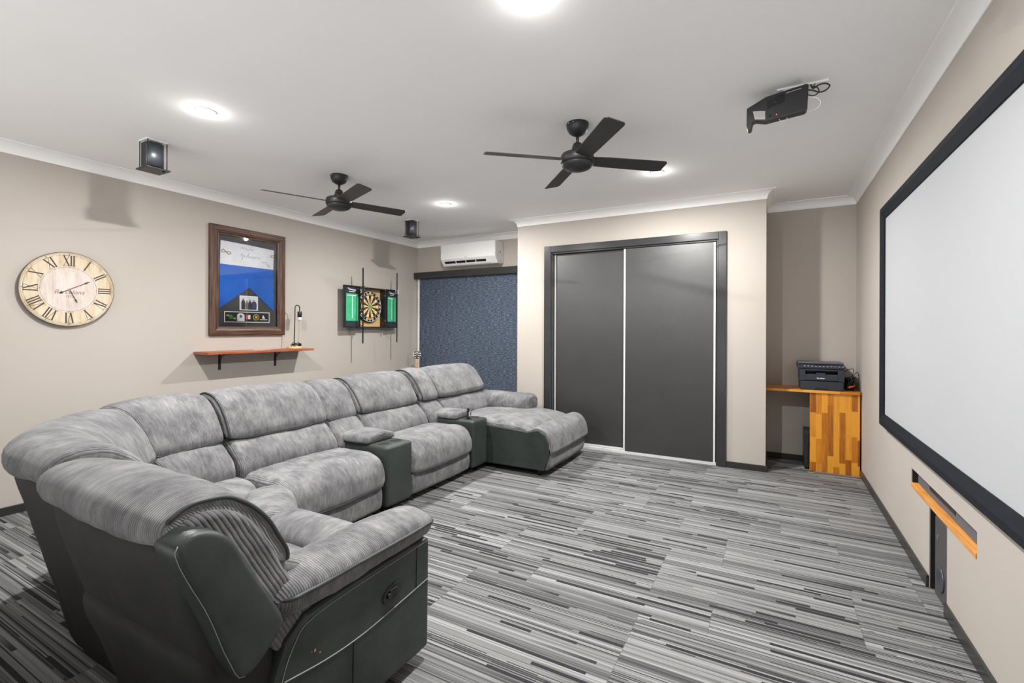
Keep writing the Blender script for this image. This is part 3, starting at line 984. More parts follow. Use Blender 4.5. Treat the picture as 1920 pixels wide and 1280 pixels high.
q = MB().tube([Vector(v) for v in catmull(pre + run + post, 4, closed=False)], 0.0068, 8)
S.part('piping', q, MAT['piping'], parent=pad, label='slate grey piping cord')
xs_ = -1.2335
def line_on_arm(pts, r_=0.0015):
    return MB().tube([Vector((xs_, a, b)) for a, b in [(v.x, v.y) for v in catmull(pts, 6, closed=False)]], r_, 6)
S.part('stitching', line_on_arm([(1.553, 0.340), (1.40, 0.325), (1.207, 0.308), (1.05, 0.312), (0.89, 0.335)], 0.0022), MAT['thread'], parent=arm, label='pale piped seam')
S.part('stitching', line_on_arm([(1.540, 0.495), (1.40, 0.492), (1.11, 0.484), (0.97, 0.468), (0.925, 0.43), (0.885, 0.35), (0.85, 0.2), (0.84, 0.08)]), MAT['thread'], parent=arm, label='pale stitched seam')
S.part('seam', line_on_arm([(1.475, 0.49), (1.472, 0.42), (1.47, 0.335)], 0.0014), MAT['black'], parent=arm)
S.part('seam', line_on_arm([(1.150, 0.308), (1.148, 0.2), (1.145, 0.07)], 0.0014), MAT['black'], parent=arm)
el = [(1.336 + 0.053 * math.cos(t_) * math.cos(0.25) - 0.030 * math.sin(t_) * math.sin(0.25), 0.382 + 0.053 * math.cos(t_) * math.sin(0.25) + 0.030 * math.sin(t_) * math.cos(0.25)) for t_ in [2 * math.pi * k / 32 for k in range(32)]]
hd = S.part('recliner_handle', MB().prism(el, lambda a, b, t_: (t_, a, b), -1.2365, -1.2285), MAT['black'], bevel=0.003, label='oval black recliner pull')
S.part('lever', MB().box(-1.2285, -1.222, 1.312, 1.352, 0.368, 0.402), MAT['black_matt'], bevel=0.004, parent=hd)
S.part('lever_grip', MB().box(-1.2285, -1.220, 1.300, 1.316, 0.374, 0.392), MAT['black'], bevel=0.003, parent=hd)
# two small worn spots on the leatherette
wear = plain('worn_tan_patch', (196, 140, 84), 0.7, var=0.3, nscale=300)
def blob(cy_, cz_, ry, rz, seed):
    pts = []
    for k in range(18):
        a = 2 * math.pi * k / 18
        f = 1 + 0.45 * math.sin(3 * a + seed) * math.cos(2 * a)
        pts.append((cy_ + ry * f * math.cos(a), cz_ + rz * f * math.sin(a)))
    return MB().prism(pts, lambda a, b, t_: (t_, a, b), -1.2352, -1.2342)
S.part('worn_spot', blob(0.995, 0.366, 0.003, 0.005, 1.0), wear, parent=arm, label='tan scuff')
S.part('worn_spot', blob(0.983, 0.369, 0.0012, 0.0022, 2.0), wear, parent=arm, label='tan scuff')
S.part('worn_spot', blob(1.015, 0.350, 0.003, 0.0014, 4.0), wear, parent=arm, label='tan scuff')

# remote standing in the far console's cup holder
rc = Build('remote_control', 'small black remote control standing in the far console cup holder', 'remote', (-2.545, 3.78, 0.503))
o = rc.part('remote_body', MB().prism([(-0.018, 0.0), (0.018, 0.0), (0.022, 0.03), (0.004, 0.10), (-0.012, 0.105), (-0.02, 0.03)], lambda a, b, t_: (-2.545 + t_, 3.785 + a, 0.503 + b), -0.009, 0.009), MAT['black'], bevel=0.004)
rc.part('glint_strip', MB().box(-2.5365, -2.5345, 3.778, 3.790, 0.525, 0.57), MAT['white_plastic'], label='pale painted reflection')  # white strip painted in for reflections on the dark body

# ------------------------------------------------------------------ downlights
glow = emis('lit_diffuser', (255, 250, 240), 30.0)
where = {0: 'above the left wall beside the nearer speaker', 1: 'near the back left corner beside the far fan', 2: 'in front of the sliding closet doors', 3: 'at the top middle of the picture'}
for i, (x, y) in enumerate(DOWNLIGHTS[:4]):
    D = Build('ceiling_downlight', 'round white recessed downlight, lit, ' + where[i], 'ceiling light', (x, y, 2.70), 'recessed downlights')
    D.part('trim_ring', MB().lathe([(0.044, 2.6995), (0.058, 2.6995), (0.058, 2.695), (0.052, 2.690), (0.044, 2.692)], x, y, 32), MAT['white_plastic'])
    D.part('diffuser', MB().lathe([(0.0, 2.6985), (0.044, 2.6985), (0.044, 2.693), (0.0, 2.690)], x, y, 28), glow, label='lit diffuser')

# ------------------------------------------------------------------ ceiling fans
def fan(x, y, a0, label):
    B = Build('ceiling_fan', label, 'ceiling fan', (x, y, 2.70), 'matching black four blade ceiling fans')
    c = B.part('canopy', MB().lathe([(0.0, 2.6995), (0.072, 2.6995), (0.073, 2.690), (0.069, 2.665), (0.055, 2.640), (0.030, 2.624), (0.016, 2.620), (0.0, 2.620)], x, y, 36), MAT['fan'])
    for k in (0.6, 1.1):
        B.part('screw', MB().lathe([(0.0, 0.0035), (0.004, 0.003), (0.004, 0.0)], 0, 0, 10), MAT['chrome'], parent=c, label='bright steel screw').matrix_local = \
            Matrix.Translation((x + 0.0725 * math.cos(-k - 1.0), y + 0.0725 * math.sin(-k - 1.0), 2.688)) @ Matrix.Rotation(-k - 1.0, 4, 'Z') @ Matrix.Rotation(R(90), 4, 'Y')
    B.part('downrod', MB().lathe([(0.0, 2.63), (0.0105, 2.63), (0.0105, 2.56), (0.0, 2.56)], x, y, 16), MAT['fan'])
    B.part('motor_cone', MB().lathe([(0.0, 2.572), (0.024, 2.572), (0.031, 2.562), (0.040, 2.528), (0.060, 2.505), (0.0, 2.500)], x, y, 32), MAT['fan'])
    B.part('motor_housing', MB().lathe([(0.0, 2.508), (0.07, 2.508), (0.103, 2.498), (0.110, 2.482), (0.110, 2.448), (0.100, 2.440), (0.0, 2.438)], x, y, 44), MAT['fan'])
    B.part('bottom_cap', MB().lathe([(0.0, 2.440), (0.104, 2.440), (0.104, 2.430), (0.085, 2.410), (0.05, 2.397), (0.0, 2.392)], x, y, 44), MAT['fan'])
    for k in range(4):
        an = R(a0 + 90 * k)
        out = [(0.085, -0.048), (0.20, -0.056), (0.585, -0.062), (0.602, -0.058), (0.612, -0.045), (0.612, 0.045), (0.602, 0.058), (0.585, 0.062), (0.20, 0.056), (0.085, 0.048)]
        pit = R(13)
        ca, sa = math.cos(an), math.sin(an)
        def fb(a, b, t_, ca=ca, sa=sa):
            bb, zz = b * math.cos(pit) + t_ * math.sin(pit), -b * math.sin(pit) + t_ * math.cos(pit)
            return (x + a * ca - bb * sa, y + a * sa + bb * ca, 2.463 + zz)
        B.part('blade', MB().prism(out, fb, -0.003, 0.003), MAT['fan_blade'], bevel=0.002)
fan(-1.115, 2.915, 40, 'black four-blade ceiling fan nearer the closet doors and projector')
fan(-3.328, 2.915, 67, 'black four-blade ceiling fan nearer the framed flag wall')

# ------------------------------------------------------------------ ceiling speakers
def speaker(x0, y0, rot, label):
    """x0,y0: middle of the bracket; the curved metal front faces rot"""
    B = Build('ceiling_speaker', label, 'speaker', (x0, y0, 2.70), 'small ceiling speakers')
    Mx = Matrix.Translation((x0, y0, 0)) @ Matrix.Rotation(R(rot), 4, 'Z')
    def w_(mb):
        mb.v = [tuple(Mx @ Vector(q)) for q in mb.v]
        return mb
    B.part('mounting_plate', w_(MB().box(-0.062, 0.062, -0.066, 0.066, 2.692, 2.6995)), MAT['white_plastic'], label='pale top plate')
    fr_ = [(-0.048, -0.052), (0.020, -0.052)] + [(0.020 + 0.032 * math.cos(t_), 0.052 * math.sin(t_)) for t_ in [R(-80 + 160 * k / 16) for k in range(17)]] + [(0.020, 0.052), (-0.048, 0.052)]
    B.part('cabinet', w_(MB().prism([(-0.050, -0.056), (0.018, -0.056), (0.018, 0.056), (-0.050, 0.056)], lambda a, b, t_: (a, b, t_), 2.512, 2.684)), MAT['black'], bevel=0.004)
    arc = [(0.0185, -0.057)] + [(0.0185 + 0.036 * math.cos(t_), 0.057 * math.sin(t_)) for t_ in [R(-82 + 164 * k / 18) for k in range(19)]] + [(0.0185, 0.057)]
    B.part('grille', w_(MB().prism(arc, lambda a, b, t_: (a, b, t_), 2.514, 2.680, smooth=True)), MAT['gunmetal'], label='curved gunmetal grille')
    for sx in (-0.056, 0.058):
        for sy in (-0.060, 0.060):
            B.part('bracket_rod', w_(MB().lathe([(0.0035, 2.50), (0.0035, 2.698)], sx, sy, 8)), MAT['fan'])
    B.part('base_plate', w_(MB().box(-0.078, 0.078, -0.076, 0.076, 2.490, 2.501)), MAT['fan'], bevel=0.003)
    B.part('knob', w_(MB().lathe([(0.0, 2.478), (0.008, 2.480), (0.008, 2.491), (0.0, 2.491)], 0.045, 0.045, 12)), MAT['black'])
speaker(-3.912, 1.755, 0, 'small black speaker with curved metal front on the ceiling above the clock')
speaker(-3.905, 4.545, 0, 'small black speaker on the ceiling above the dartboard')

# ------------------------------------------------------------------ projector hanging from the ceiling
B = Build('projector', 'black short-throw projector mounted under the ceiling near the screen', 'projector', (0.0, 3.05, 2.70))
def pj(px_, py_, t_):
    return (px_, 2.97 + t_ - (px_) * 0.18, py_)
outl = [(-0.129, 2.614), (-0.033, 2.652), (0.158, 2.664), (0.166, 2.655), (0.160, 2.530), (0.150, 2.522), (-0.035, 2.517), (-0.086, 2.535), (-0.098, 2.530), (-0.104, 2.497), (-0.112, 2.488), (-0.124, 2.490), (-0.130, 2.515)]
body = B.part('projector_body', MB().prism(outl, pj, 0.0, 0.055), MAT['black'], bevel=0.004)
B.part('rear_housing', MB().prism([(-0.03, 2.60), (0.150, 2.60), (0.155, 2.660), (-0.03, 2.648)], pj, 0.055, 0.19), MAT['black'], bevel=0.004)
B.part('mirror_recess', MB().prism([(-0.098, 2.588), (-0.062, 2.580), (-0.036, 2.572), (-0.036, 2.526), (-0.088, 2.540)], pj, -0.003, 0.002), plain('brushed_pale_metal', (176, 176, 176), 0.3, 0.5), parent=None, label='pale mirror opening')
v_ = MB()
random.seed(3)
for i in range(16):
    for j in range(9):
        if random.random() < 0.8:
            a, b = -0.027 + i * 0.0052 + (j % 2) * 0.0026, 2.583 + j * 0.0055 + i * 0.0010
            v_.prism([(a, b), (a + 0.0034, b), (a + 0.0034, b + 0.0036), (a, b + 0.0036)], pj, -0.0012, 0.001)
B.part('vent_grille', v_, MAT['black_void'])
B.part('indicator_light', MB().prism([(0.016, 2.537), (0.020, 2.537), (0.020, 2.541), (0.016, 2.541)], pj, -0.002, 0.001), emis('red_led', (255, 70, 60), 4.0), label='red indicator light')
B.part('sensor_window', MB().prism([(-0.018, 2.534), (-0.008, 2.535), (-0.008, 2.545), (-0.018, 2.544)], pj, -0.0015, 0.001), MAT['black_void'])
lt = MB()
for i in range(14):
    a = 0.062 + i * 0.0052
    lt.prism([(a, 2.6405 + i * 0.0003), (a + 0.0036, 2.6405 + i * 0.0003), (a + 0.0036, 2.6425 + i * 0.0003), (a, 2.6425 + i * 0.0003)], pj, -0.001, 0.001)
B.part('printed_strip', lt, MAT['white_print'])
B.part('mounting_plate', MB().box(0.02, 0.26, 3.02, 3.15, 2.690, 2.6995).box(0.05, 0.10, 3.03, 3.08, 2.65, 2.691), MAT['white_plastic'], label='white ceiling plate')
def loop(c, rx, rz, n=26, a0=0, a1=360, y=3.0):
    return [Vector((c[0] + rx * math.cos(R(a0 + (a1 - a0) * k / n)), y + 0.02 * math.sin(3 * R(a0 + (a1 - a0) * k / n)), c[1] + rz * math.sin(R(a0 + (a1 - a0) * k / n)))) for k in range(n + 1)]
for pts, r_, mt, lb in (
        ([(0.155, 2.98, 2.645), (0.185, 2.985, 2.640), (0.215, 2.99, 2.625), (0.245, 2.99, 2.628), (0.262, 2.99, 2.648), (0.245, 3.0, 2.668), (0.215, 3.0, 2.668), (0.190, 3.01, 2.660), (0.18, 3.03, 2.69)], 0.0040, 'black', 'black cable loop'),
        ([(0.155, 2.975, 2.625), (0.175, 2.98, 2.612), (0.200, 2.985, 2.612), (0.215, 2.99, 2.630), (0.205, 2.99, 2.655), (0.190, 3.0, 2.665), (0.20, 3.03, 2.69)], 0.0030, 'black', 'black cable loop'),
        ([(0.155, 2.98, 2.590), (0.180, 2.98, 2.600), (0.210, 2.985, 2.590), (0.222, 2.99, 2.568), (0.212, 2.99, 2.545), (0.185, 2.99, 2.535), (0.160, 2.99, 2.540), (0.150, 2.99, 2.556)], 0.0024, 'white_plastic', 'white cable loop'),
        ([(0.03, 2.99, 2.530), (0.033, 2.985, 2.512), (0.046, 2.985, 2.503), (0.063, 2.985, 2.508), (0.075, 2.99, 2.530)], 0.0012, 'white_plastic', 'thin pale wire')):
    B.part('cable', MB().tube(catmull(pts, 5, closed=False), r_, 8), MAT[mt], label=lb)

# ------------------------------------------------------------------ projection screen on the right wall
SY0, SY1, SZ0, SZ1 = 1.72, 4.352, 0.675, 2.252
B = Build('projection_screen', 'large white projection screen with black velvet frame on the right wall', 'screen', (XR, 3.0, 1.46))
fw_ = 0.088
B.part('screen_surface', MB().box(0.712, 0.722, SY0 + 0.05, SY1 - 0.05, SZ0 + 0.05, SZ1 - 0.05), MAT['screen'], label='matt white projection surface')
B.part('backing_rail', MB().box(0.722, 0.7355, SY0 + 0.03, SY1 - 0.03, SZ0 + 0.03, SZ0 + 0.10), MAT['black_matt'])
B.part('backing_rail', MB().box(0.722, 0.7355, SY0 + 0.03, SY1 - 0.03, SZ1 - 0.10, SZ1 - 0.03), MAT['black_matt'])
def bar(y0, z0, y1, z1, inner0, inner1):
    """mitred bevelled rail from corner (y0,z0) to (y1,z1); inner points give the mitres"""
    def P(c, i, f, x):
        return (x, c[0] + (i[0] - c[0]) * f, c[1] + (i[1] - c[1]) * f)
    c0, c1 = (y0, z0), (y1, z1)
    prof_ = [(0, 0.735), (0, 0.696), (0.12, 0.690), (0.45, 0.688), (1.0, 0.704), (1.0, 0.7115), (0.6, 0.7115), (0.6, 0.735)]
    A = [P(c0, inner0, f, x) for f, x in prof_]
    Bq = [P(c1, inner1, f, x) for f, x in prof_]
    n = len(prof_)
    return MB().add(A + Bq, [(i, (i + 1) % n, n + (i + 1) % n, n + i) for i in range(n)] + [tuple(range(n)), tuple(range(2 * n - 1, n - 1, -1))])
co = [(SY0, SZ0), (SY1, SZ0), (SY1, SZ1), (SY0, SZ1)]
ic_ = [(SY0 + fw_, SZ0 + fw_), (SY1 - fw_, SZ0 + fw_), (SY1 - fw_, SZ1 - fw_), (SY0 + fw_, SZ1 - fw_)]
for k in range(4):
    k2 = (k + 1) % 4
    B.part('frame_rail', bar(*co[k], *co[k2], ic_[k], ic_[k2]), MAT['velvet'])

# ------------------------------------------------------------------ soundbar, its shelf, subwoofer in the wall recess
o = obj('recess_shelf', MB().box(XR - 0.004, XR + 0.188, HY0 + 0.002, HY1 - 0.002, HZ0, HZ0 + 0.026), MAT['pine'], bevel=0.002)
tagged(o, 'narrow honey timber shelf lining the slot under the screen', 'shelf')
B = Build('soundbar', 'long black soundbar on the timber shelf in the wall slot', 'soundbar', (XR + 0.08, 3.1, HZ0 + 0.0262))
sb = B.part('soundbar_body', MB().box(XR + 0.022, XR + 0.12, HY0 + 0.02, HY1 - 0.035, HZ0 + 0.0262, HZ1 - 0.010), plain('charcoal_speaker_cloth', (96, 96, 102), 0.55, var=0.1, nscale=300), bevel=0.012, seg=4)
B.part('display_window', MB().box(XR + 0.0195, XR + 0.0225, 2.95, 3.36, HZ0 + 0.066, HZ0 + 0.088), MAT['black'])
B = Build('subwoofer', 'tall black subwoofer standing in the upright wall slot', 'subwoofer', (XR + 0.10, 3.09, 0))
B.part('cabinet', MB().box(XR + 0.008, XR + 0.17, 2.992, 3.215, 0.0, HZ0 - 0.020), plain('satin_black_cabinet', (74, 70, 72), 0.42, var=0.07, nscale=50), bevel=0.010, seg=3)
bd = [(3.158 + 0.010 * math.cos(t_), 0.312 + 0.014 * math.sin(t_)) for t_ in [2 * math.pi * k / 20 for k in range(20)]]
B.part('badge', MB().prism(bd, lambda a, b, t_: (t_, a, b), XR + 0.0055, XR + 0.0085), MAT['chrome'], label='small pale oval badge')
pt = [(0.062, XR + 0.0075), (0.062, XR + 0.004), (0.050, XR + 0.003), (0.044, XR + 0.006), (0.030, XR + 0.0078), (0.0, XR + 0.0075)]
B.part('driver', MB().lathe(pt, 0, 3.115, 36, axis='x', cz=0.115), MAT['gunmetal'], label='round silvery driver')

# ------------------------------------------------------------------ air conditioner
AX0, AX1, AY0, AY1, AZ0, AZ1 = -4.245, -3.318, 5.575, 5.795, 2.276, 2.585
B = Build('air_conditioner', 'white split-system air conditioner above the blue blind', 'air conditioner', (-3.78, YB, AZ0))
acp = [(AY1, AZ0 + 0.015), (AY1, AZ1), (AY0 + 0.02, AZ1), (AY0, AZ1 - 0.012), (AY0, AZ0 + 0.084), (AY0 + 0.072, AZ0 + 0.004), (AY0 + 0.085, AZ0), (AY1 - 0.03, AZ0)]
B.part('casing', MB().prism(acp, lambda a, b, t_: (t_, a, b), AX0, AX1), MAT['white_plastic'], bevel=0.008, seg=3)
B.part('front_panel', MB().prism([(AY0 - 0.008, AZ0 + 0.088), (AY0 - 0.008, AZ1 - 0.006), (AY0 + 0.004, AZ1 + 0.002), (AY0 + 0.004, AZ0 + 0.088)], lambda a, b, t_: (t_, a, b), AX0 + 0.004, AX1 - 0.004), MAT['white_plastic'], bevel=0.004)
def acf(a, b, t_):
    """the sloping outlet face"""
    p0, p1 = Vector((AY0 + 0.002, AZ0 + 0.080)), Vector((AY0 + 0.070, AZ0 + 0.006))
    n_ = Vector((-(p0.y - p1.y), (p0.x - p1.x))).normalized()
    q_ = p0.lerp(p1, b) + n_ * t_
    return (a, q_.x, q_.y)
o = B.part('air_outlet', MB().prism([(AX0 + 0.06, 0.24), (AX1 - 0.17, 0.24), (AX1 - 0.17, 0.60), (AX0 + 0.06, 0.60)], acf, -0.004, 0.005), MAT['black_void'], label='dark air outlet slot')
B.part('louvre', MB().prism([(AX0 + 0.06, 0.60), (AX1 - 0.10, 0.60), (AX1 - 0.10, 0.84), (AX0 + 0.06, 0.84)], acf, 0.002, 0.009), MAT['white_plastic'])
for k in range(1, 4):
    a = AX0 + 0.08 + k * 0.17
    m_ = MB().prism([(a, 0.24), (a + 0.010, 0.24), (a + 0.010, 0.60), (a, 0.60)], acf, 0.004, 0.008)
    B.part('guide_vane', m_, MAT['white_plastic'])
lg = text_mesh('logo', 'LG', 0.026, plain('grey_print', (150, 150, 150), 0.5), B.root, lambda a, b, t_: (-3.80 + a, AY0 - 0.0085 - t_, AZ0 + 0.105 + b))
local(lg, B.loc)
B.part('screw_cap', MB().box(AX1, AX1 + 0.002, 5.70, 5.712, 2.42, 2.45), MAT['fan'])
B.part('screw_cap', MB().box(AX1, AX1 + 0.002, 5.71, 5.72, 2.30, 2.31), MAT['fan'])

# ------------------------------------------------------------------ blind with pelmet
B = Build('window_blind', 'blue slub fabric roller blind lowered beside the closet', 'blind', (-3.8, YB, 0.05))
B.part('blind_fabric', MB().box(-4.792, -2.765, 5.765, 5.768, 0.05, 2.16), MAT['blind'], label='blue flecked fabric')
B.part('bottom_bar', MB().box(-4.792, -2.765, 5.760, 5.773, 0.03, 0.055), MAT['black'])
tagged(obj('pelmet', MB().box(XL + 0.003, -2.756, 5.700, 5.762, 2.130, 2.226), MAT['skirting'], bevel=0.003), 'black box pelmet above the blue blind, under the air conditioner', 'pelmet')
struct('trim_8', MB().box(-4.835, -4.798, 5.770, 5.796, 0.07, 2.128), MAT['cornice'])

# ------------------------------------------------------------------ clock
KX, KY, KZ, KR = XL, 1.592, 1.659, 0.290
B = Build('wall_clock', 'large round aged-paper wall clock with Roman numerals on the left wall', 'clock', (XL, KY, KZ))
m = NT('aged_timber_print', 0.6)
p_ = m.pos()
pl_ = m.M('FLOOR', m.M('DIVIDE', p_[1], 0.083))
tint = m.white(m.xyz(pl_, 1.0, 2.0))
edge = m.M('FRACT', m.M('DIVIDE', p_[1], 0.083))
st_ = m.noise(m.xyz(m.M('MULTIPLY', p_[1], 26.0), m.M('MULTIPLY', p_[2], 5.0), 0.0), 1.0, 5, 0.6)
rr_ = m.M('SQRT', m.M('ADD', m.M('MULTIPLY', m.M('SUBTRACT', p_[1], KY), m.M('SUBTRACT', p_[1], KY)), m.M('MULTIPLY', m.M('SUBTRACT', p_[2], KZ), m.M('SUBTRACT', p_[2], KZ))))
outer = m.ramp(m.M('DIVIDE', rr_, KR), [(0.58, (0, 0, 0, 1)), (0.64, (1, 1, 1, 1))])
pale = m.ramp(st_, [(0.3, srgb(192, 176, 166)), (0.55, srgb(210, 198, 190)), (0.8, srgb(220, 211, 205))])
warm_ = m.ramp(m.M('ADD', st_, m.M('MULTIPLY', tint, 0.1)), [(0.28, srgb(164, 132, 100)), (0.48, srgb(204, 186, 158)), (0.75, srgb(218, 205, 184))])
base_ = m.mix(outer, pale, warm_)
base_ = m.mix(m.M('MULTIPLY', m.M('LESS_THAN', edge, 0.02), 0.5), base_, srgb(176, 140, 110))
rim_ = m.ramp(m.M('ADD', m.M('DIVIDE', rr_, KR), m.M('MULTIPLY', m.M('SUBTRACT', st_, 0.5), 0.05)), [(0.965, (0, 0, 0, 1)), (0.99, (1, 1, 1, 1))])
m.col(m.mix(rim_, base_, srgb(92, 84, 76)))
face = B.part('clock_face', MB().lathe([(0.0, XL + 0.022), (KR - 0.002, XL + 0.022), (KR, XL + 0.024), (KR, XL + 0.034), (KR - 0.003, XL + 0.036), (0.0, XL + 0.036)], 0, KY, 96, axis='x', cz=KZ, smooth=False), m.m, label='aged cream boards')
B.part('back_box', MB().lathe([(0.0, XL + 0.001), (KR - 0.06, XL + 0.001), (KR - 0.06, XL + 0.022), (0.0, XL + 0.022)], 0, KY, 64, axis='x', cz=KZ), MAT['black_matt'])
ink = plain('dark_numeral_ink', (62, 54, 48), 0.7, var=0.25, nscale=120)
fx0 = XL + 0.0362
def kf(a, b, t_):
    return (fx0 + t_, KY + a, KZ + b)
def stroke(mb, p, q, w0, ang, t1=0.0008):
    """a bar in the numeral's own frame turned by the hour angle"""
    p, q = Vector(p), Vector(q)
    d = (q - p).normalized()
    n_ = Vector((-d.y, d.x)) * w0 / 2
    c_, s_ = math.cos(ang), math.sin(ang)
    rot = lambda v: (v.x * c_ + v.y * s_, -v.x * s_ + v.y * c_)
    mb.prism([rot(p + n_), rot(q + n_), rot(q - n_), rot(p - n_)], kf, 0, t1)
r_in, r_out = 0.183, 0.262
numerals = {1: 'I', 2: 'II', 3: 'III', 4: 'IV', 5: 'V', 6: 'VI', 7: 'VII', 8: 'VIII', 9: 'IX', 10: 'X', 11: 'XI', 12: 'XII'}
wd = {'I': 0.017, 'V': 0.038, 'X': 0.040}
for h_, s_ in numerals.items():
    nm = MB()
    ang = R(30 * h_)
    tot = sum(wd[c] for c in s_)
    x = -tot / 2
    for c in s_:
        w_ = wd[c]
        if c == 'I':
            stroke(nm, (x + w_ / 2, r_in), (x + w_ / 2, r_out), 0.0085, ang)
        elif c == 'V':
            stroke(nm, (x + 0.004, r_out), (x + w_ / 2, r_in), 0.0085, ang)
            stroke(nm, (x + w_ - 0.003, r_out), (x + w_ / 2, r_in), 0.0025, ang)
        else:
            stroke(nm, (x + 0.004, r_out), (x + w_ - 0.004, r_in), 0.0085, ang)
            stroke(nm, (x + w_ - 0.004, r_out), (x + 0.004, r_in), 0.0025, ang)
        x += w_
    for rr in (r_in, r_out):
        stroke(nm, (-tot / 2, rr), (tot / 2, rr), 0.0018, ang)
    B.part('numeral', nm, ink)
rings = MB()
for r_, w_ in ((0.277, 0.0012), (0.266, 0.0012), (0.172, 0.0012)):
    P1 = [(r_ * math.cos(2 * math.pi * k / 96), r_ * math.sin(2 * math.pi * k / 96)) for k in range(96)]
    P0 = [((r_ - w_) * math.cos(2 * math.pi * k / 96), (r_ - w_) * math.sin(2 * math.pi * k / 96)) for k in range(96)]
    vs_ = [kf(a, b, 0.0007) for a, b in P1] + [kf(a, b, 0.0007) for a, b in P0]
    rings.add(vs_, [(k, (k + 1) % 96, 96 + (k + 1) % 96, 96 + k) for k in range(96)])
for h_ in range(12):
    stroke(rings, (0, 0.264), (0, 0.280), 0.003, R(30 * h_))
    stroke(rings, (0, 0.168), (0, 0.174), 0.003, R(30 * h_))
B.part('printed_rings', rings, ink)
tm = plain('faded_brown_print', (140, 112, 94), 0.7)
local(text_mesh('lettering', 'Barcelona', 0.046, tm, B.root, lambda a, b, t_: (fx0 + 0.0004 + t_ * 0.3, KY + a, KZ - 0.022 + b), shear=0.35), B.loc)
local(text_mesh('lettering', '1922', 0.026, tm, B.root, lambda a, b, t_: (fx0 + 0.0004 + t_ * 0.3, KY + a, KZ - 0.056 + b), shear=0.2), B.loc)
def hand(name, ang, ln, tail, w0, bob):
    mb = MB()
    a = R(ang)
    stroke(mb, (0, -tail), (0, ln), w0, a, 0.0)
    mb = MB()
    c_, s_ = math.cos(a), math.sin(a)
    rot = lambda u, v: (u * c_ + v * s_, -u * s_ + v * c_)
    pts = [rot(-w0 / 2, -tail), rot(w0 / 2, -tail), rot(w0 / 2, ln * 0.72), rot(w0 * 1.5, ln * 0.74), rot(0.0004, ln), rot(-w0 * 1.5, ln * 0.74), rot(-w0 / 2, ln * 0.72)]
    mb.prism(pts, kf, 0.004, 0.0055)
    if bob:
        bp_ = [rot(0.007 * math.cos(2 * math.pi * k / 14), -tail + 0.011 * math.sin(2 * math.pi * k / 14)) for k in range(14)]
        mb.prism(bp_, kf, 0.004, 0.0056)
    B.part(name, mb, ink)
hand('minute_hand', 61, 0.150, 0.055, 0.0042, True)
hand('hour_hand', 155, 0.118, 0.0, 0.0042, False)
B.part('centre_pin', MB().lathe([(0.006, fx0 + 0.003), (0.005, fx0 + 0.008), (0.0, fx0 + 0.009)], 0, KY, 16, axis='x', cz=KZ), MAT['chrome'])

# ------------------------------------------------------------------ framed flag
FY0, FY1, FZ0, FZ1 = 2.655, 3.472, 1.288, 2.392
B = Build('framed_flag', 'brown timber shadow-box frame holding a blue and white signed flag', 'framed flag', (XL, 3.06, FZ0))
fwd = 0.090
def rail(c0, c1, i0, i1):
    prof_ = [(0.0, 0.0), (0.0, 0.030), (0.08, 0.036), (0.55, 0.040), (0.78, 0.034), (0.86, 0.026), (1.0, 0.024), (1.0, 0.0)]
    f = lambda c, i, k, x: (XL + 0.001 + x, c[0] + (i[0] - c[0]) * k, c[1] + (i[1] - c[1]) * k)
    A = [f(c0, i0, k, x) for k, x in prof_]
    Q = [f(c1, i1, k, x) for k, x in prof_]
    n = len(prof_)
    return MB().add(A + Q, [(i, (i + 1) % n, n + (i + 1) % n, n + i) for i in range(n)] + [tuple(range(n)), tuple(range(2 * n - 1, n - 1, -1))])
co = [(FY0, FZ0), (FY1, FZ0), (FY1, FZ1), (FY0, FZ1)]
ii = [(FY0 + fwd, FZ0 + fwd), (FY1 - fwd, FZ0 + fwd), (FY1 - fwd, FZ1 - fwd), (FY0 + fwd, FZ1 - fwd)]
for k in range(4):
    k2 = (k + 1) % 4
    B.part('frame_rail', rail(co[k], co[k2], ii[k], ii[k2]), MAT['frame_wood_h'] if k % 2 == 0 else MAT['frame_wood'])
IY0, IY1, IZ0, IZ1 = ii[0][0], ii[1][0], ii[0][1], ii[2][1]
IW, IH = IY1 - IY0, IZ1 - IZ0
def ff(a, b, t_):
    """a: 0..1 left to right, b: 0..1 top to bottom inside the frame, t_: depth from the backing"""
    return (XL + 0.004 + t_, IY0 + a * IW, IZ1 - b * IH)
B.part('mount_board', MB().prism([(-0.02, -0.01), (1.02, -0.01), (1.02, 1.01), (-0.02, 1.01)], ff, -0.002, 0.001), plain('charcoal_mount', (60, 60, 62), 0.7, var=0.08), label='charcoal mount board')
flagw = plain('white_flag_cloth', (222, 224, 230), 0.8, var=0.06, nscale=12)
flagb = plain('royal_blue_flag_cloth', (6, 94, 190), 0.75, var=0.10, nscale=9)
B.part('flag_white_band', MB().prism([(0.035, 0.062), (0.5, 0.07), (0.945, 0.085), (0.935, 0.318), (0.5, 0.318), (0.025, 0.318)], ff, 0.003, 0.006), flagw, label='white top of the flag')
B.part('flag_blue_field', MB().prism([(0.022, 0.319), (0.938, 0.319), (0.944, 0.815), (0.50, 0.555), (0.018, 0.800)], ff, 0.003, 0.0065), flagb, label='blue swallow-tailed flag')
B.part('group_photograph', MB().prism([(0.345, 0.650), (0.660, 0.650), (0.660, 0.815), (0.345, 0.815)], ff, 0.001, 0.003), MAT['white_print'], label='white-bordered photograph')
sky_ = plain('photo_pale_background', (216, 222, 228), 0.5)
B.part('photograph_print', MB().prism([(0.357, 0.658), (0.648, 0.658), (0.648, 0.807), (0.357, 0.807)], ff, 0.0032, 0.0036), sky_)
dk = plain('photo_dark_clothes', (38, 38, 44), 0.6)
nv = plain('photo_navy_shirt', (40, 52, 100), 0.6)
sk = plain('photo_skin', (176, 130, 110), 0.6)
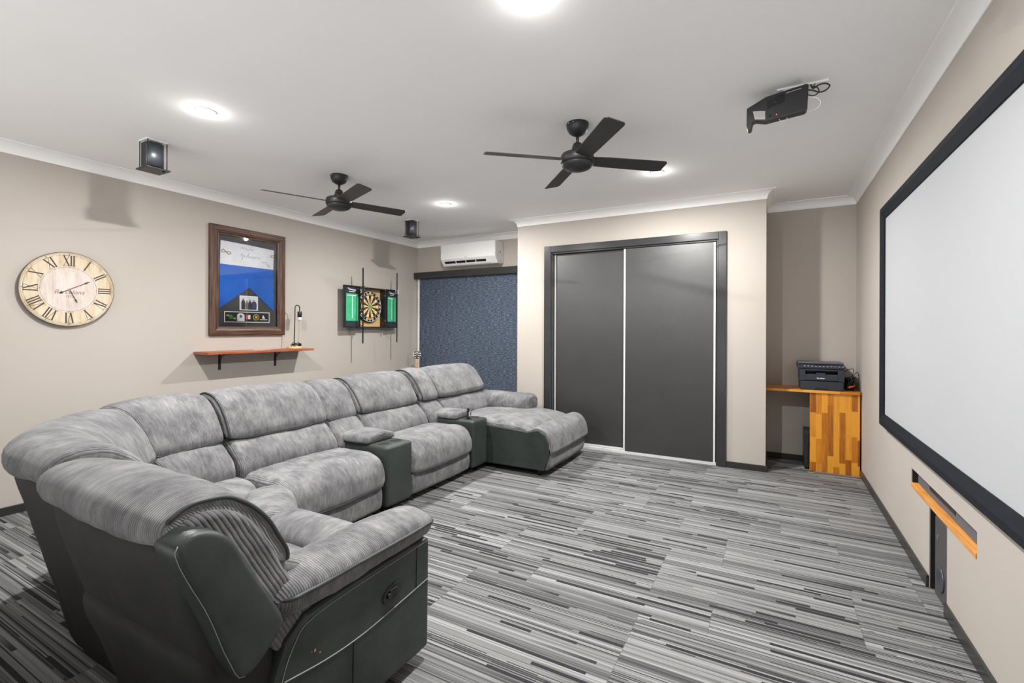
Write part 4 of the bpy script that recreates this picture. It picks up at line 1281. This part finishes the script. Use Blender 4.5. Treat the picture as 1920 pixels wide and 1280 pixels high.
for (a, top, wdt, mt) in ((0.405, 0.700, 0.060, dk), (0.468, 0.722, 0.050, plain('photo_grey_shirt', (110, 100, 104), 0.6)), (0.520, 0.710, 0.055, dk), (0.590, 0.712, 0.085, nv)):
    B.part('pictured_figure', MB().prism([(a - wdt * 0.35, top), (a + wdt * 0.35, top), (a + wdt * 0.55, top + 0.03), (a + wdt * 0.5, 0.806), (a - wdt * 0.5, 0.806), (a - wdt * 0.55, top + 0.03)], ff, 0.0036, 0.0040), mt)
    hp = [(a + 0.017 * math.cos(2 * math.pi * k / 12), top - 0.009 + 0.012 * math.sin(2 * math.pi * k / 12)) for k in range(12)]
    B.part('pictured_head', MB().prism(hp, ff, 0.0036, 0.0041), sk)
m_ = MB()
for q in ([(0.098, 0.832), (0.872, 0.832), (0.872, 0.840), (0.098, 0.840)], [(0.098, 0.945), (0.872, 0.945), (0.872, 0.953), (0.098, 0.953)],
          [(0.098, 0.840), (0.110, 0.840), (0.110, 0.945), (0.098, 0.945)], [(0.860, 0.840), (0.872, 0.840), (0.872, 0.945), (0.860, 0.945)]):
    m_.prism(q, ff, 0.001, 0.003)
B.part('badge_panel_border', m_, MAT['white_print'])
B.part('badge_panel', MB().prism([(0.110, 0.840), (0.860, 0.840), (0.860, 0.945), (0.110, 0.945)], ff, 0.001, 0.002), MAT['black_matt'])
def disc(a, b, ra, rb, n=18):
    return [(a + ra * math.cos(2 * math.pi * k / n), b + rb * math.sin(2 * math.pi * k / n)) for k in range(n)]
gr_, yl_, rd_, bl_ = plain('green_badge', (40, 150, 90), 0.5), plain('yellow_badge', (214, 174, 50), 0.5), plain('red_badge', (206, 50, 50), 0.5), plain('blue_emblem', (30, 60, 150), 0.5)
B.part('badge', MB().prism(disc(0.205, 0.893, 0.034, 0.022), ff, 0.002, 0.004), gr_, label='green badge')
B.part('badge', MB().prism([(0.135, 0.868), (0.175, 0.868), (0.175, 0.886), (0.135, 0.886)], ff, 0.002, 0.004).prism([(0.24, 0.90), (0.285, 0.90), (0.285, 0.918), (0.24, 0.918)], ff, 0.002, 0.004), yl_, label='yellow tabs')
bp_ = B.part('badge', MB().prism([(0.305, 0.938), (0.305, 0.875), (0.320, 0.858), (0.345, 0.850), (0.385, 0.850), (0.412, 0.858), (0.428, 0.875), (0.428, 0.938)], ff, 0.002, 0.004), MAT['white_print'], label='white round-topped badge')
star = [(0.366 + (0.033 if k % 2 == 0 else 0.016) * math.sin(2 * math.pi * k / 12), 0.885 - (0.024 if k % 2 == 0 else 0.012) * math.cos(2 * math.pi * k / 12)) for k in range(12)]
B.part('emblem', MB().prism(star, ff, 0.004, 0.0046), bl_, label='blue star emblem')
B.part('badge', MB().prism([(0.448, 0.868), (0.488, 0.868), (0.488, 0.915), (0.448, 0.915)], ff, 0.002, 0.004), rd_, label='red half of the badge')
B.part('badge', MB().prism([(0.488, 0.868), (0.528, 0.868), (0.528, 0.915), (0.488, 0.915)], ff, 0.002, 0.004), MAT['white_print'], label='white half of the badge')
B.part('badge', MB().prism(disc(0.628, 0.892, 0.054, 0.035, 28), ff, 0.002, 0.004), yl_, label='round gold badge')
B.part('badge', MB().prism(disc(0.628, 0.892, 0.044, 0.028, 28), ff, 0.004, 0.0044), MAT['black_matt'])
B.part('emblem', MB().prism(disc(0.628, 0.892, 0.026, 0.017, 6), ff, 0.0044, 0.0048), yl_)
B.part('emblem', MB().prism([(0.752, 0.862), (0.790, 0.905), (0.735, 0.905)], ff, 0.002, 0.004).prism([(0.70, 0.914), (0.830, 0.914), (0.830, 0.922), (0.70, 0.922)], ff, 0.002, 0.004), MAT['white_print'], label='white winged emblem')
def scribble(pts, r_=0.0012):
    return MB().tube([Vector(ff(a, b, 0.0068)) for a, b in [(v.x, v.y) for v in catmull(pts, 5, closed=False)]], r_, 5)
sg_ = plain('grey_marker_ink', (96, 98, 104), 0.6)
sx_ = [(0.36, 0.21), (0.375, 0.17), (0.39, 0.215), (0.37, 0.25), (0.40, 0.20), (0.42, 0.19), (0.43, 0.215), (0.455, 0.20), (0.50, 0.165), (0.46, 0.225), (0.48, 0.20), (0.50, 0.215), (0.52, 0.195), (0.54, 0.215), (0.565, 0.195), (0.59, 0.215), (0.62, 0.195), (0.66, 0.21), (0.70, 0.20)]
B.part('signature', scribble(sx_), sg_, label='handwritten signature')
B.part('signature', scribble([(0.36, 0.12), (0.38, 0.105), (0.40, 0.12), (0.42, 0.105), (0.45, 0.12), (0.50, 0.125), (0.52, 0.11), (0.55, 0.125), (0.57, 0.112)]), sg_)
B.part('signature', scribble([(0.72, 0.25), (0.74, 0.235), (0.75, 0.255), (0.78, 0.24), (0.80, 0.25), (0.82, 0.235)]), sg_)
B.part('signature', scribble([(0.80, 0.27), (0.82, 0.262), (0.85, 0.27), (0.83, 0.285), (0.87, 0.29), (0.86, 0.275)]), sg_)
gold = plain('brass_clip', (168, 150, 100), 0.3, 0.8)
for a0_, b0_ in ((0.075, 0.175), (0.165, 0.19), (0.915, 0.16)):
    pts = [Vector(ff(a0_ + 0.026 * math.cos(2 * math.pi * k / 16), b0_ + 0.015 * math.sin(2 * math.pi * k / 16), 0.010)) for k in range(16)]
    B.part('flag_clip', MB().tube(pts, 0.003, 6, closed=True), gold, label='brass flag clip')
B.part('flag_clip', MB().tube([Vector(ff(0.10, 0.178, 0.010)), Vector(ff(0.14, 0.187, 0.010))], 0.005, 8), gold, label='brass flag clip')
B.part('glass_pane', MB().prism([(-0.005, -0.003), (1.005, -0.003), (1.005, 1.003), (-0.005, 1.003)], ff, 0.0195, 0.0215), MAT['glass'], label='clear glass front')

# ------------------------------------------------------------------ dartboard in its open cabinet
def dl(a, b, t_):
    return (XL + t_, a, b)
CY0, CY1, CZ0, CZ1, CDEP = 4.500, 4.985, 1.375, 1.915, 0.095
B = Build('dartboard_cabinet', 'black dartboard cabinet with both doors open, green scoreboards inside', 'dartboard cabinet', (XL, 4.75, CZ0))
for nm_, bx in (('side_panel', (CY0, CY0 + 0.014, CZ0, CZ1)), ('side_panel', (CY1 - 0.014, CY1, CZ0, CZ1)), ('top_panel', (CY0 + 0.014, CY1 - 0.014, CZ1 - 0.014, CZ1)), ('bottom_panel', (CY0 + 0.014, CY1 - 0.014, CZ0, CZ0 + 0.014))):
    B.part(nm_, MB().box(XL + 0.001, XL + CDEP, *bx), MAT['black'])
B.part('back_panel', MB().box(XL + 0.001, XL + 0.012, CY0 + 0.014, CY1 - 0.014, CZ0 + 0.014, CZ1 - 0.014), plain('tan_cork_board', (212, 172, 116), 0.8, var=0.08, nscale=90), label='tan backing board')
lea = plain('black_pebbled_leatherette', (50, 54, 62), 0.45, var=0.35, nscale=130, bump=0.5, bscale=260)
green = plain('green_score_felt', (66, 178, 128), 0.7, var=0.10, nscale=16)
chalk = plain('chalk_white_line', (226, 246, 236), 0.7)
def cab_door(h, e, xe, label, mirror):
    """hinged at h on the cabinet front, far edge e, xe its distance from the wall there"""
    def g(a, b, t_):
        f = a
        return (XL + CDEP + 0.001 + (xe - CDEP) * f + t_, h + (e - h) * f, b)
    d = B.part('door', MB().prism([(0, CZ0), (1, CZ0), (1, CZ1), (0, CZ1)], g, 0.0, 0.020), lea, bevel=0.002, label=label)
    fr_ = MB()
    def rect(mb, a0, a1, b0, b1, t0, t1):
        mb.prism([(a0, b0), (a1, b0), (a1, b1), (a0, b1)], g, t0, t1)
        return mb
    for k, q in enumerate(((0.0, 0.05, CZ0, CZ1), (0.95, 1.0, CZ0, CZ1), (0.05, 0.95, CZ0, CZ0 + 0.014), (0.05, 0.95, CZ1 - 0.014, CZ1))):
        B.part('door_edge', rect(MB(), *q, 0.020, 0.034), MAT['black'], parent=d)
    gb = B.part('scoreboard', rect(MB(), 0.13, 0.87, 1.462, 1.812, 0.020, 0.024), green, parent=d, label='green scoreboard')
    B.part('score_line', rect(MB(), 0.20, 0.80, 1.783, 1.793, 0.024, 0.0246), chalk, parent=d, label='white line')
    B.part('score_line', rect(MB(), 0.475, 0.51, 1.495, 1.783, 0.024, 0.0246), chalk, parent=d, label='white line')
    sq = []
    for k in range(46):
        u = k / 45
        sq.append(Vector(g((0.26 + 0.50 * u) if not mirror else (0.76 - 0.50 * u), 1.868 - 0.012 * u + 0.009 * math.sin(k * 1.45) - (0.0 if k > 5 else -0.010), 0.0225)))
    B.part('script_logo', MB().tube(sq, 0.0032, 5), MAT['white_print'], parent=d, label='white script lettering')
    a0, a1 = (0.34, 0.70)
    B.part('script_underline', rect(MB(), a0, a1, 1.834, 1.843, 0.020, 0.023), MAT['white_print'], parent=d)
    return d
cab_door(CY0, 4.232, CDEP + 0.004, 'left door with green scoreboard', True)
cab_door(CY1, 5.225, 0.075, 'right door with green scoreboard', False)
for z in (1.47, 1.82):
    for y in (CY0, CY1):
        B.part('hinge', MB().lathe([(0.0, z - 0.02), (0.004, z - 0.02), (0.004, z + 0.02), (0.0, z + 0.02)], XL + CDEP + 0.002, y, 8), MAT['chrome'])
# light rods standing off the wall, with silver clips
for ry, cy_, rw in ((4.418, 4.50, 0.008), (5.047, 4.985, 0.006)):
    rod = B.part('rod', MB().box(-4.605, -4.595, ry - rw, ry + rw, 1.172, 2.140), MAT['black'], label='black upright rod in front of the doors')
    for z in (1.875, 1.405):
        B.part('rod_arm', MB().tube([Vector((-4.606, ry, z)), Vector((XL + CDEP, cy_ + (0.006 if ry < 4.6 else -0.006), z))], 0.004, 8), MAT['black'])
B.part('clip', MB().box(-4.66, -4.61, 4.425, 4.462, 1.85, 1.91), MAT['chrome'], label='bright steel clip')
B.part('clip', MB().box(-4.64, -4.607, 5.058, 5.085, 1.85, 1.91), MAT['white_plastic'], label='pale clip')
B.part('brace', MB().tube([Vector((XL + 0.09, 4.90, CZ0)), Vector((XL + 0.012, 5.0, 1.28)), Vector((XL + 0.006, 5.0, 1.25))], 0.003, 6), MAT['gunmetal'])
# the board
BY, BZ, BR = 4.745, 1.662, 0.215
D = Build('dartboard', 'round dartboard with red and green rings inside the open cabinet', 'dartboard', (XL, BY, BZ))
D.part('board', MB().lathe([(0.0, XL + 0.0125), (BR, XL + 0.0125), (BR, XL + 0.048), (BR - 0.003, XL + 0.050), (0.0, XL + 0.050)], 0, BY, 60, axis='x', cz=BZ), MAT['black_matt'])
xs = XL + 0.0503
def sector(mb, r0, r1, a0, a1, n=4, t0=0.0, t1=0.0006):
    pts = [(BY + r1 * math.sin(a0 + (a1 - a0) * k / n), BZ + r1 * math.cos(a0 + (a1 - a0) * k / n)) for k in range(n + 1)]
    if r0 > 1e-6:
        pts += [(BY + r0 * math.sin(a1 - (a1 - a0) * k / n), BZ + r0 * math.cos(a1 - (a1 - a0) * k / n)) for k in range(n + 1)]
    else:
        pts.append((BY, BZ))
    mb.prism(pts, lambda a, b, t_: (xs + t_, a, b), t0, t1)
cream, blk, red, grn = plain('cream_sisal', (226, 206, 146), 0.8), plain('black_sisal', (34, 32, 32), 0.8), plain('red_sisal', (206, 56, 42), 0.7), plain('green_sisal', (70, 176, 70), 0.7)
for k in range(20):
    a0, a1 = R(18 * k - 9), R(18 * k + 9)
    mb = MB(); sector(mb, 0.012, 0.150, a0, a1)
    D.part('segment', mb, blk if k % 2 == 0 else cream)
    mb = MB(); sector(mb, 0.150, 0.160, a0, a1)
    D.part('double_ring', mb, red if k % 2 == 0 else grn)
    mb = MB(); sector(mb, 0.092, 0.100, a0, a1, t0=0.0006, t1=0.0011)
    D.part('treble_ring', mb, red if k % 2 == 0 else grn)
mb = MB(); sector(mb, 0.0, 0.016, 0, 2 * math.pi - 1e-4, 24, 0.0006, 0.0012)
D.part('bull', mb, grn, label='green bull')
mb = MB(); mb.tube([Vector((xs + 0.002, BY + 0.205 * math.cos(2 * math.pi * k / 60), BZ + 0.205 * math.sin(2 * math.pi * k / 60))) for k in range(60)], 0.0028, 6, closed=True)
D.part('number_ring', mb, MAT['white_print'], label='white wire ring')
for k, n_ in enumerate([20, 1, 18, 4, 13, 6, 10, 15, 2, 17, 3, 19, 7, 16, 8, 11, 14, 9, 12, 5]):
    a = R(18 * k)
    c_, s_ = math.cos(a), math.sin(a)
    o = text_mesh('number', str(n_), 0.036, MAT['white_print'], D.root, lambda u, v, t_, c_=c_, s_=s_, a=a: (xs + 0.001 + t_, BY + 0.184 * math.sin(a) + u * c_ + v * s_, BZ + 0.184 * math.cos(a) - u * s_ + v * c_), bold=True)
    local(o, D.loc)
for a0, a1 in ((-20, 20), (158, 202), (82, 98)):
    mb = MB(); sector(mb, 0.164, 0.178, R(a0), R(a1), 8, 0.0, 0.0005)
    D.part('printed_band', mb, plain('orange_cream_print', (226, 160, 110), 0.7))

# ------------------------------------------------------------------ wall shelf, brackets, lamp
B = Build('wall_shelf', 'red-brown timber shelf on two black brackets under the framed flag', 'shelf', (XL, 3.10, 1.11))
B.part('board', MB().box(XL + 0.001, -4.602, 2.520, 3.681, 1.110, 1.134), MAT['shelf'], bevel=0.002)
for y in (2.765, 3.372):
    br = MB()
    br.box(XL + 0.001, XL + 0.006, y - 0.012, y + 0.012, 0.943, 1.110)
    br.box(XL + 0.006, XL + 0.205, y - 0.012, y + 0.012, 1.104, 1.1098)
    arc = [(XL + 0.006 + 0.115 * (1 - math.cos(R(90 * k / 10))), 0.992 + 0.112 * math.sin(R(90 * k / 10))) for k in range(11)]
    br.tube([Vector((a, y, b)) for a, b in arc], 0.005, 8)
    b_ = B.part('bracket', br, MAT['black'], label='black iron bracket')
    for z in (0.955, 0.985, 1.06):
        B.part('screw', MB().lathe([(0.0, XL + 0.006), (0.0035, XL + 0.006), (0.003, XL + 0.0085), (0.0, XL + 0.009)], 0, y, 10, axis='x', cz=z), MAT['chrome'], parent=b_)
LX, LY = -4.715, 3.505
B = Build('desk_lamp', 'slim black bent-tube lamp with round timber base on the wall shelf', 'lamp', (LX, LY, 1.1342))
B.part('base', MB().lathe([(0.0, 1.1342), (0.076, 1.1342), (0.078, 1.138), (0.078, 1.154), (0.075, 1.158), (0.0, 1.158)], LX, LY, 40), plain('pale_beech', (226, 190, 136), 0.45, var=0.1, nscale=25), label='pale round timber base')
st_ = [(LY, 1.157), (LY + 0.004, 1.30), (LY + 0.008, 1.45), (LY + 0.012, 1.585), (LY + 0.018, 1.612), (LY + 0.034, 1.622), (LY + 0.054, 1.620), (LY + 0.068, 1.607), (LY + 0.071, 1.58), (LY + 0.071, 1.552)]
B.part('stem', MB().tube([Vector((LX, v.x, v.y)) for v in catmull(st_, 5, closed=False)], 0.0055, 10), MAT['black'])
B.part('socket', MB().lathe([(0.0, 1.553), (0.021, 1.553), (0.023, 1.550), (0.023, 1.492), (0.021, 1.490), (0.0, 1.490)], LX, LY + 0.071, 24), MAT['black'])
B.part('bulb', MB().lathe([(0.0, 1.491), (0.016, 1.491), (0.022, 1.478), (0.022, 1.462), (0.014, 1.450), (0.0, 1.446)], LX, LY + 0.071, 24), MAT['white_plastic'], label='white bulb')
random.seed(11)
pts = []
for k in range(34):
    a = k * 0.82
    rr = 0.030 + 0.028 * random.random()
    pts.append((LX + 0.02 + rr * math.cos(a) * 0.7, LY + 0.004 + rr * math.sin(a) * 1.3, 1.164 + 0.030 * random.random() + (0.03 if k % 11 == 0 else 0)))
B.part('coiled_cord', MB().tube(catmull(pts, 4, closed=False), 0.0028, 6), MAT['black'], label='bundled black cord')
B.part('plug', MB().box(LX + 0.02, LX + 0.045, LY + 0.035, LY + 0.065, 1.162, 1.188), MAT['black'], bevel=0.005)
cd = [(-4.66, 2.99, 1.1365), (-4.67, 3.03, 1.1375), (-4.655, 3.07, 1.1365), (-4.67, 3.10, 1.1375), (-4.66, 3.13, 1.1365), (-4.63, 3.16, 1.137)]
tagged(obj('charging_cord', MB().tube(catmull(cd, 5, closed=False), 0.0022, 6), MAT['white_plastic']), 'short white cord lying on the middle of the wall shelf', 'cord')

# ------------------------------------------------------------------ guitar leaning in the corner behind the sofa
GX, GY = -4.640, 5.50
B = Build('acoustic_guitar', 'guitar leaning in the back corner, its headstock above the sofa', 'guitar', (-4.528, 5.392, 0))
ax_ = Vector((-0.095, 0.112, 1.0)).normalized()       # along the neck
sx__ = Vector((0.762, 0.647, 0.0))
nx_ = sx__.cross(ax_).normalized()                    # out of the soundboard
if nx_.y > 0:
    nx_ = -nx_
G0 = Vector((-4.528, 5.392, 0.012))
def gf(a, b, t_):
    q_ = G0 + sx__ * a + ax_ * b + nx_ * t_
    return (q_.x, q_.y, q_.z)
gb = [(0.0, 0.0), (0.10, 0.012), (0.165, 0.07), (0.17, 0.14), (0.135, 0.20), (0.108, 0.25), (0.118, 0.31), (0.13, 0.36), (0.10, 0.41), (0.03, 0.425)]
gp = [(v.x, v.y) for v in catmull(gb, 4, closed=False)]
gp = gp + [(-a, b) for a, b in reversed(gp[1:])]
spruce = mat_wood('honey_spruce', (176, 128, 76), (206, 160, 104), (222, 182, 126), axis=2, rough=0.3)
B.part('body', MB().prism(gp, gf, -0.085, 0.0), spruce, bevel=0.004)
B.part('sound_hole', MB().prism(disc(0.0, 0.30, 0.043, 0.043, 28), gf, 0.0002, 0.0012), MAT['black_void'])
B.part('bridge', MB().prism([(-0.07, 0.135), (0.07, 0.135), (0.07, 0.155), (-0.07, 0.155)], gf, 0.0, 0.008), MAT['frame_wood_h'])
nw = plain('pale_maple_neck', (196, 164, 128), 0.45, var=0.1, nscale=30)
B.part('neck', MB().prism([(-0.027, 0.40), (0.027, 0.40), (0.022, 0.905), (-0.022, 0.905)], gf, -0.018, 0.006), nw, bevel=0.004, label='pale timber neck')
hp_ = [(-0.021, 0.905), (-0.030, 0.925), (-0.036, 0.96), (-0.037, 1.005), (-0.034, 1.022), (-0.018, 1.030), (0.018, 1.030), (0.034, 1.022), (0.037, 1.005), (0.036, 0.96), (0.030, 0.925), (0.021, 0.905)]
hs = B.part('headstock', MB().prism(hp_, gf, -0.012, 0.002), plain('dark_headstock', (52, 42, 38), 0.4, var=0.15, nscale=60), bevel=0.002, label='dark headstock')
B.part('nut', MB().prism([(-0.022, 0.902), (0.022, 0.902), (0.022, 0.908), (-0.022, 0.908)], gf, 0.002, 0.009), MAT['white_plastic'], label='pale nut')
B.part('headstock_inlay', MB().prism([(-0.016, 1.010), (0.016, 1.010), (0.014, 1.018), (-0.014, 1.018)], gf, 0.002, 0.003).prism([(0, 0.975), (0.006, 0.985), (0, 0.999), (-0.006, 0.985)], gf, 0.002, 0.003), MAT['white_print'], parent=hs, label='pale inlay')
for sgn in (-1, 1):
    for b_ in (0.932, 0.965, 0.998):
        B.part('tuning_post', MB().prism(disc(sgn * 0.020, b_, 0.0055, 0.0055, 12), gf, 0.002, 0.010), MAT['chrome'], parent=hs, label='bright tuning post')
        B.part('tuning_peg', MB().prism([(sgn * 0.036, b_ - 0.002), (sgn * 0.043, b_ - 0.002), (sgn * 0.043, b_ - 0.006), (sgn * 0.052, b_ - 0.006), (sgn * 0.052, b_ + 0.006), (sgn * 0.043, b_ + 0.006), (sgn * 0.043, b_ + 0.002), (sgn * 0.036, b_ + 0.002)], gf, -0.010, -0.003), MAT['chrome'] if b_ > 0.94 else MAT['black'], parent=hs, label='tuning peg')
mb = MB()
for k in range(6):
    a = -0.0165 + k * 0.0066
    mb.tube([Vector(gf(a * 1.4, 0.15, 0.011)), Vector(gf(a, 0.905, 0.0095))], 0.0005, 4)
B.part('strings', mb, MAT['chrome'])

# ------------------------------------------------------------------ alcove desk
o = obj('alcove_benchtop', MB().box(CXR + 0.001, XR - 0.003, 5.415, YB - 0.002, 0.758, 0.782), MAT['block_top'], bevel=0.002)
tagged(o, 'honey acacia block benchtop spanning the alcove under the printer', 'benchtop')
o = obj('timber_end_panel', MB().box(0.326, XR - 0.0145, 5.432, 5.458, 0.0, 0.757), MAT['block'], bevel=0.001)
tagged(o, 'orange-brown acacia block panel standing under the alcove benchtop', 'panel')
B = Build('computer_tower', 'black computer tower on the carpet behind the timber panel', 'computer', (0.37, 5.63, 0))
B.part('case', MB().box(0.283, 0.46, 5.475, 5.77, 0.012, 0.366), MAT['black'], bevel=0.006)
B.part('front_bezel', MB().box(0.281, 0.318, 5.470, 5.476, 0.02, 0.35), MAT['fan'], bevel=0.002)
mb = MB()
for (fx, fy) in ((0.30, 5.49), (0.44, 5.49), (0.30, 5.75), (0.44, 5.75)):
    B.part('foot', MB().box(fx - 0.012, fx + 0.012, fy - 0.012, fy + 0.012, 0.0, 0.013), MAT['black_matt'])

# printer
PX0, PX1, PY0, PY1, PZ = 0.240, 0.602, 5.435, 5.770, 0.7825
nav = plain('navy_black_printer_plastic', (43, 49, 60), 0.42, var=0.05, nscale=30)
nav2 = plain('grey_printer_lid', (92, 96, 104), 0.4, var=0.06, nscale=30)
B = Build('printer', 'black multifunction laser printer on the alcove benchtop', 'printer', (0.42, 5.60, PZ))
b1 = MB()
b1.box(PX0 + 0.004, PX1 - 0.004, PY0 + 0.008, PY1, PZ, PZ + 0.090)
B.part('paper_drawer', b1, nav, bevel=0.010, seg=3)
mid = MB()
mid.box(PX0, PX0 + 0.048, PY0, PY1, PZ + 0.092, PZ + 0.205)
mid.box(PX1 - 0.052, PX1, PY0, PY1, PZ + 0.092, PZ + 0.205)
mid.box(PX0 + 0.048, PX1 - 0.052, PY0 + 0.004, PY1, PZ + 0.092, PZ + 0.150)
mid.box(PX0 + 0.048, PX1 - 0.052, PY0, PY1, PZ + 0.188, PZ + 0.205)
mid.box(PX0 + 0.048, PX1 - 0.052, PY0 + 0.16, PY1, PZ + 0.150, PZ + 0.188)
B.part('body', mid, nav, bevel=0.003)
B.part('output_tray', MB().prism([(PY0 + 0.006, PZ + 0.1505), (PY0 + 0.15, PZ + 0.158), (PY0 + 0.15, PZ + 0.1515), (PY0 + 0.006, PZ + 0.1500)], lambda a, b, t_: (t_, a, b), PX0 + 0.05, PX1 - 0.054), nav2, label='grey paper output tray')
B.part('tray_stop', MB().box(PX0 + 0.135, PX0 + 0.215, PY0 - 0.004, PY0 + 0.05, PZ + 0.142, PZ + 0.168), nav, bevel=0.003)
B.part('front_flap', MB().box(PX0 + 0.046, PX1 - 0.050, PY0 - 0.004, PY0 + 0.0035, PZ + 0.098, PZ + 0.146), nav, bevel=0.002)
B.part('tray_recess', MB().prism([(PX0 + 0.125, PZ + 0.0), (PX0 + 0.235, PZ + 0.0), (PX0 + 0.232, PZ + 0.022), (PX0 + 0.128, PZ + 0.022)], lambda a, b, t_: (a, t_, b), PY0 + 0.0065, PY0 + 0.010), MAT['black_matt'])
sc_ = MB().prism([(PY0 - 0.006, PZ + 0.207), (PY0 - 0.010, PZ + 0.226), (PY0 + 0.055, PZ + 0.248), (PY1, PZ + 0.250), (PY1, PZ + 0.207)], lambda a, b, t_: (t_, a, b), PX0 - 0.016, PX1 + 0.004)
B.part('scanner_bed', sc_, nav, bevel=0.006, seg=3)
B.part('scanner_lid', MB().box(PX0 - 0.014, PX1 + 0.002, PY0 + 0.056, PY1 - 0.004, PZ + 0.2505, PZ + 0.268), nav2, bevel=0.007, seg=3, label='grey scanner lid')
def cpn(a, b, t_):
    p0, p1 = Vector((PY0 - 0.010, PZ + 0.226)), Vector((PY0 + 0.055, PZ + 0.248))
    q_ = p0.lerp(p1, b)
    return (a, q_.x - t_ * 0.32, q_.y + t_ * 0.95)
B.part('display', MB().prism([(PX0 + 0.12, 0.45), (PX0 + 0.235, 0.45), (PX0 + 0.235, 0.9), (PX0 + 0.12, 0.9)], cpn, 0.0, 0.0015), MAT['black'], label='black display')
for k in range(11):
    a = PX0 + (0.035 + k * 0.031)
    B.part('button', MB().prism([(a, 0.15), (a + 0.014, 0.15), (a + 0.014, 0.32), (a, 0.32)], cpn, 0.0, 0.0016), plain('pale_button', (170, 174, 178), 0.5), label='pale button')
local(text_mesh('logo', 'brother', 0.021, MAT['white_print'], B.root, lambda a, b, t_: (PX0 + 0.175 + a, PY0 - 0.0046 - t_, PZ + 0.118 + b), bold=True), B.loc)

# cable tangle beside the printer, one thing
B = Build('cable_tangle', 'tangle of black cables with one red plug heaped beside the printer', 'cables', (0.67, 5.55, PZ))
random.seed(5)
for c in range(7):
    pts = []
    for k in range(13):
        a = k * 0.95 + c
        pts.append((0.668 + 0.036 * math.cos(a) * (0.5 + random.random() * 0.5), 5.56 + 0.10 * math.sin(a * 0.8 + c) * random.random(), PZ + 0.020 + abs(0.120 * math.sin(k * 0.7 + c * 1.3)) * (1 - 0.3 * random.random())))
    B.part('cable', MB().tube(catmull(pts, 5, closed=False), 0.0042, 7), MAT['black'], label='black cable')
B.part('cable', MB().tube(catmull([(0.615, 5.60, PZ + 0.17), (0.64, 5.56, PZ + 0.200), (0.685, 5.54, PZ + 0.21), (0.675, 5.52, PZ + 0.16), (0.655, 5.50, PZ + 0.09), (0.64, 5.49, PZ + 0.02)], 6, closed=False), 0.0035, 7), MAT['black'], label='black cable')
B.part('cable', MB().tube(catmull([(0.655, 5.52, PZ + 0.07), (0.69, 5.52, PZ + 0.16), (0.712, 5.50, PZ + 0.18), (0.722, 5.49, PZ + 0.11), (0.722, 5.44, PZ + 0.03), (0.722, 5.412, PZ + 0.008), (0.722, 5.404, PZ - 0.03), (0.722, 5.404, PZ - 0.10)], 6, closed=False), 0.0030, 7), MAT['black'], label='black cable hanging over the benchtop edge')
B.part('adapter', MB().box(0.628, 0.700, 5.60, 5.70, PZ + 0.001, PZ + 0.115), MAT['black'], bevel=0.008)
B.part('plug', MB().tube([Vector((0.635, 5.452, PZ + 0.040)), Vector((0.662, 5.450, PZ + 0.050)), Vector((0.682, 5.452, PZ + 0.058))], lambda f: 0.009 - 0.005 * f, 10), plain('red_plug', (214, 40, 30), 0.4), label='red plug')
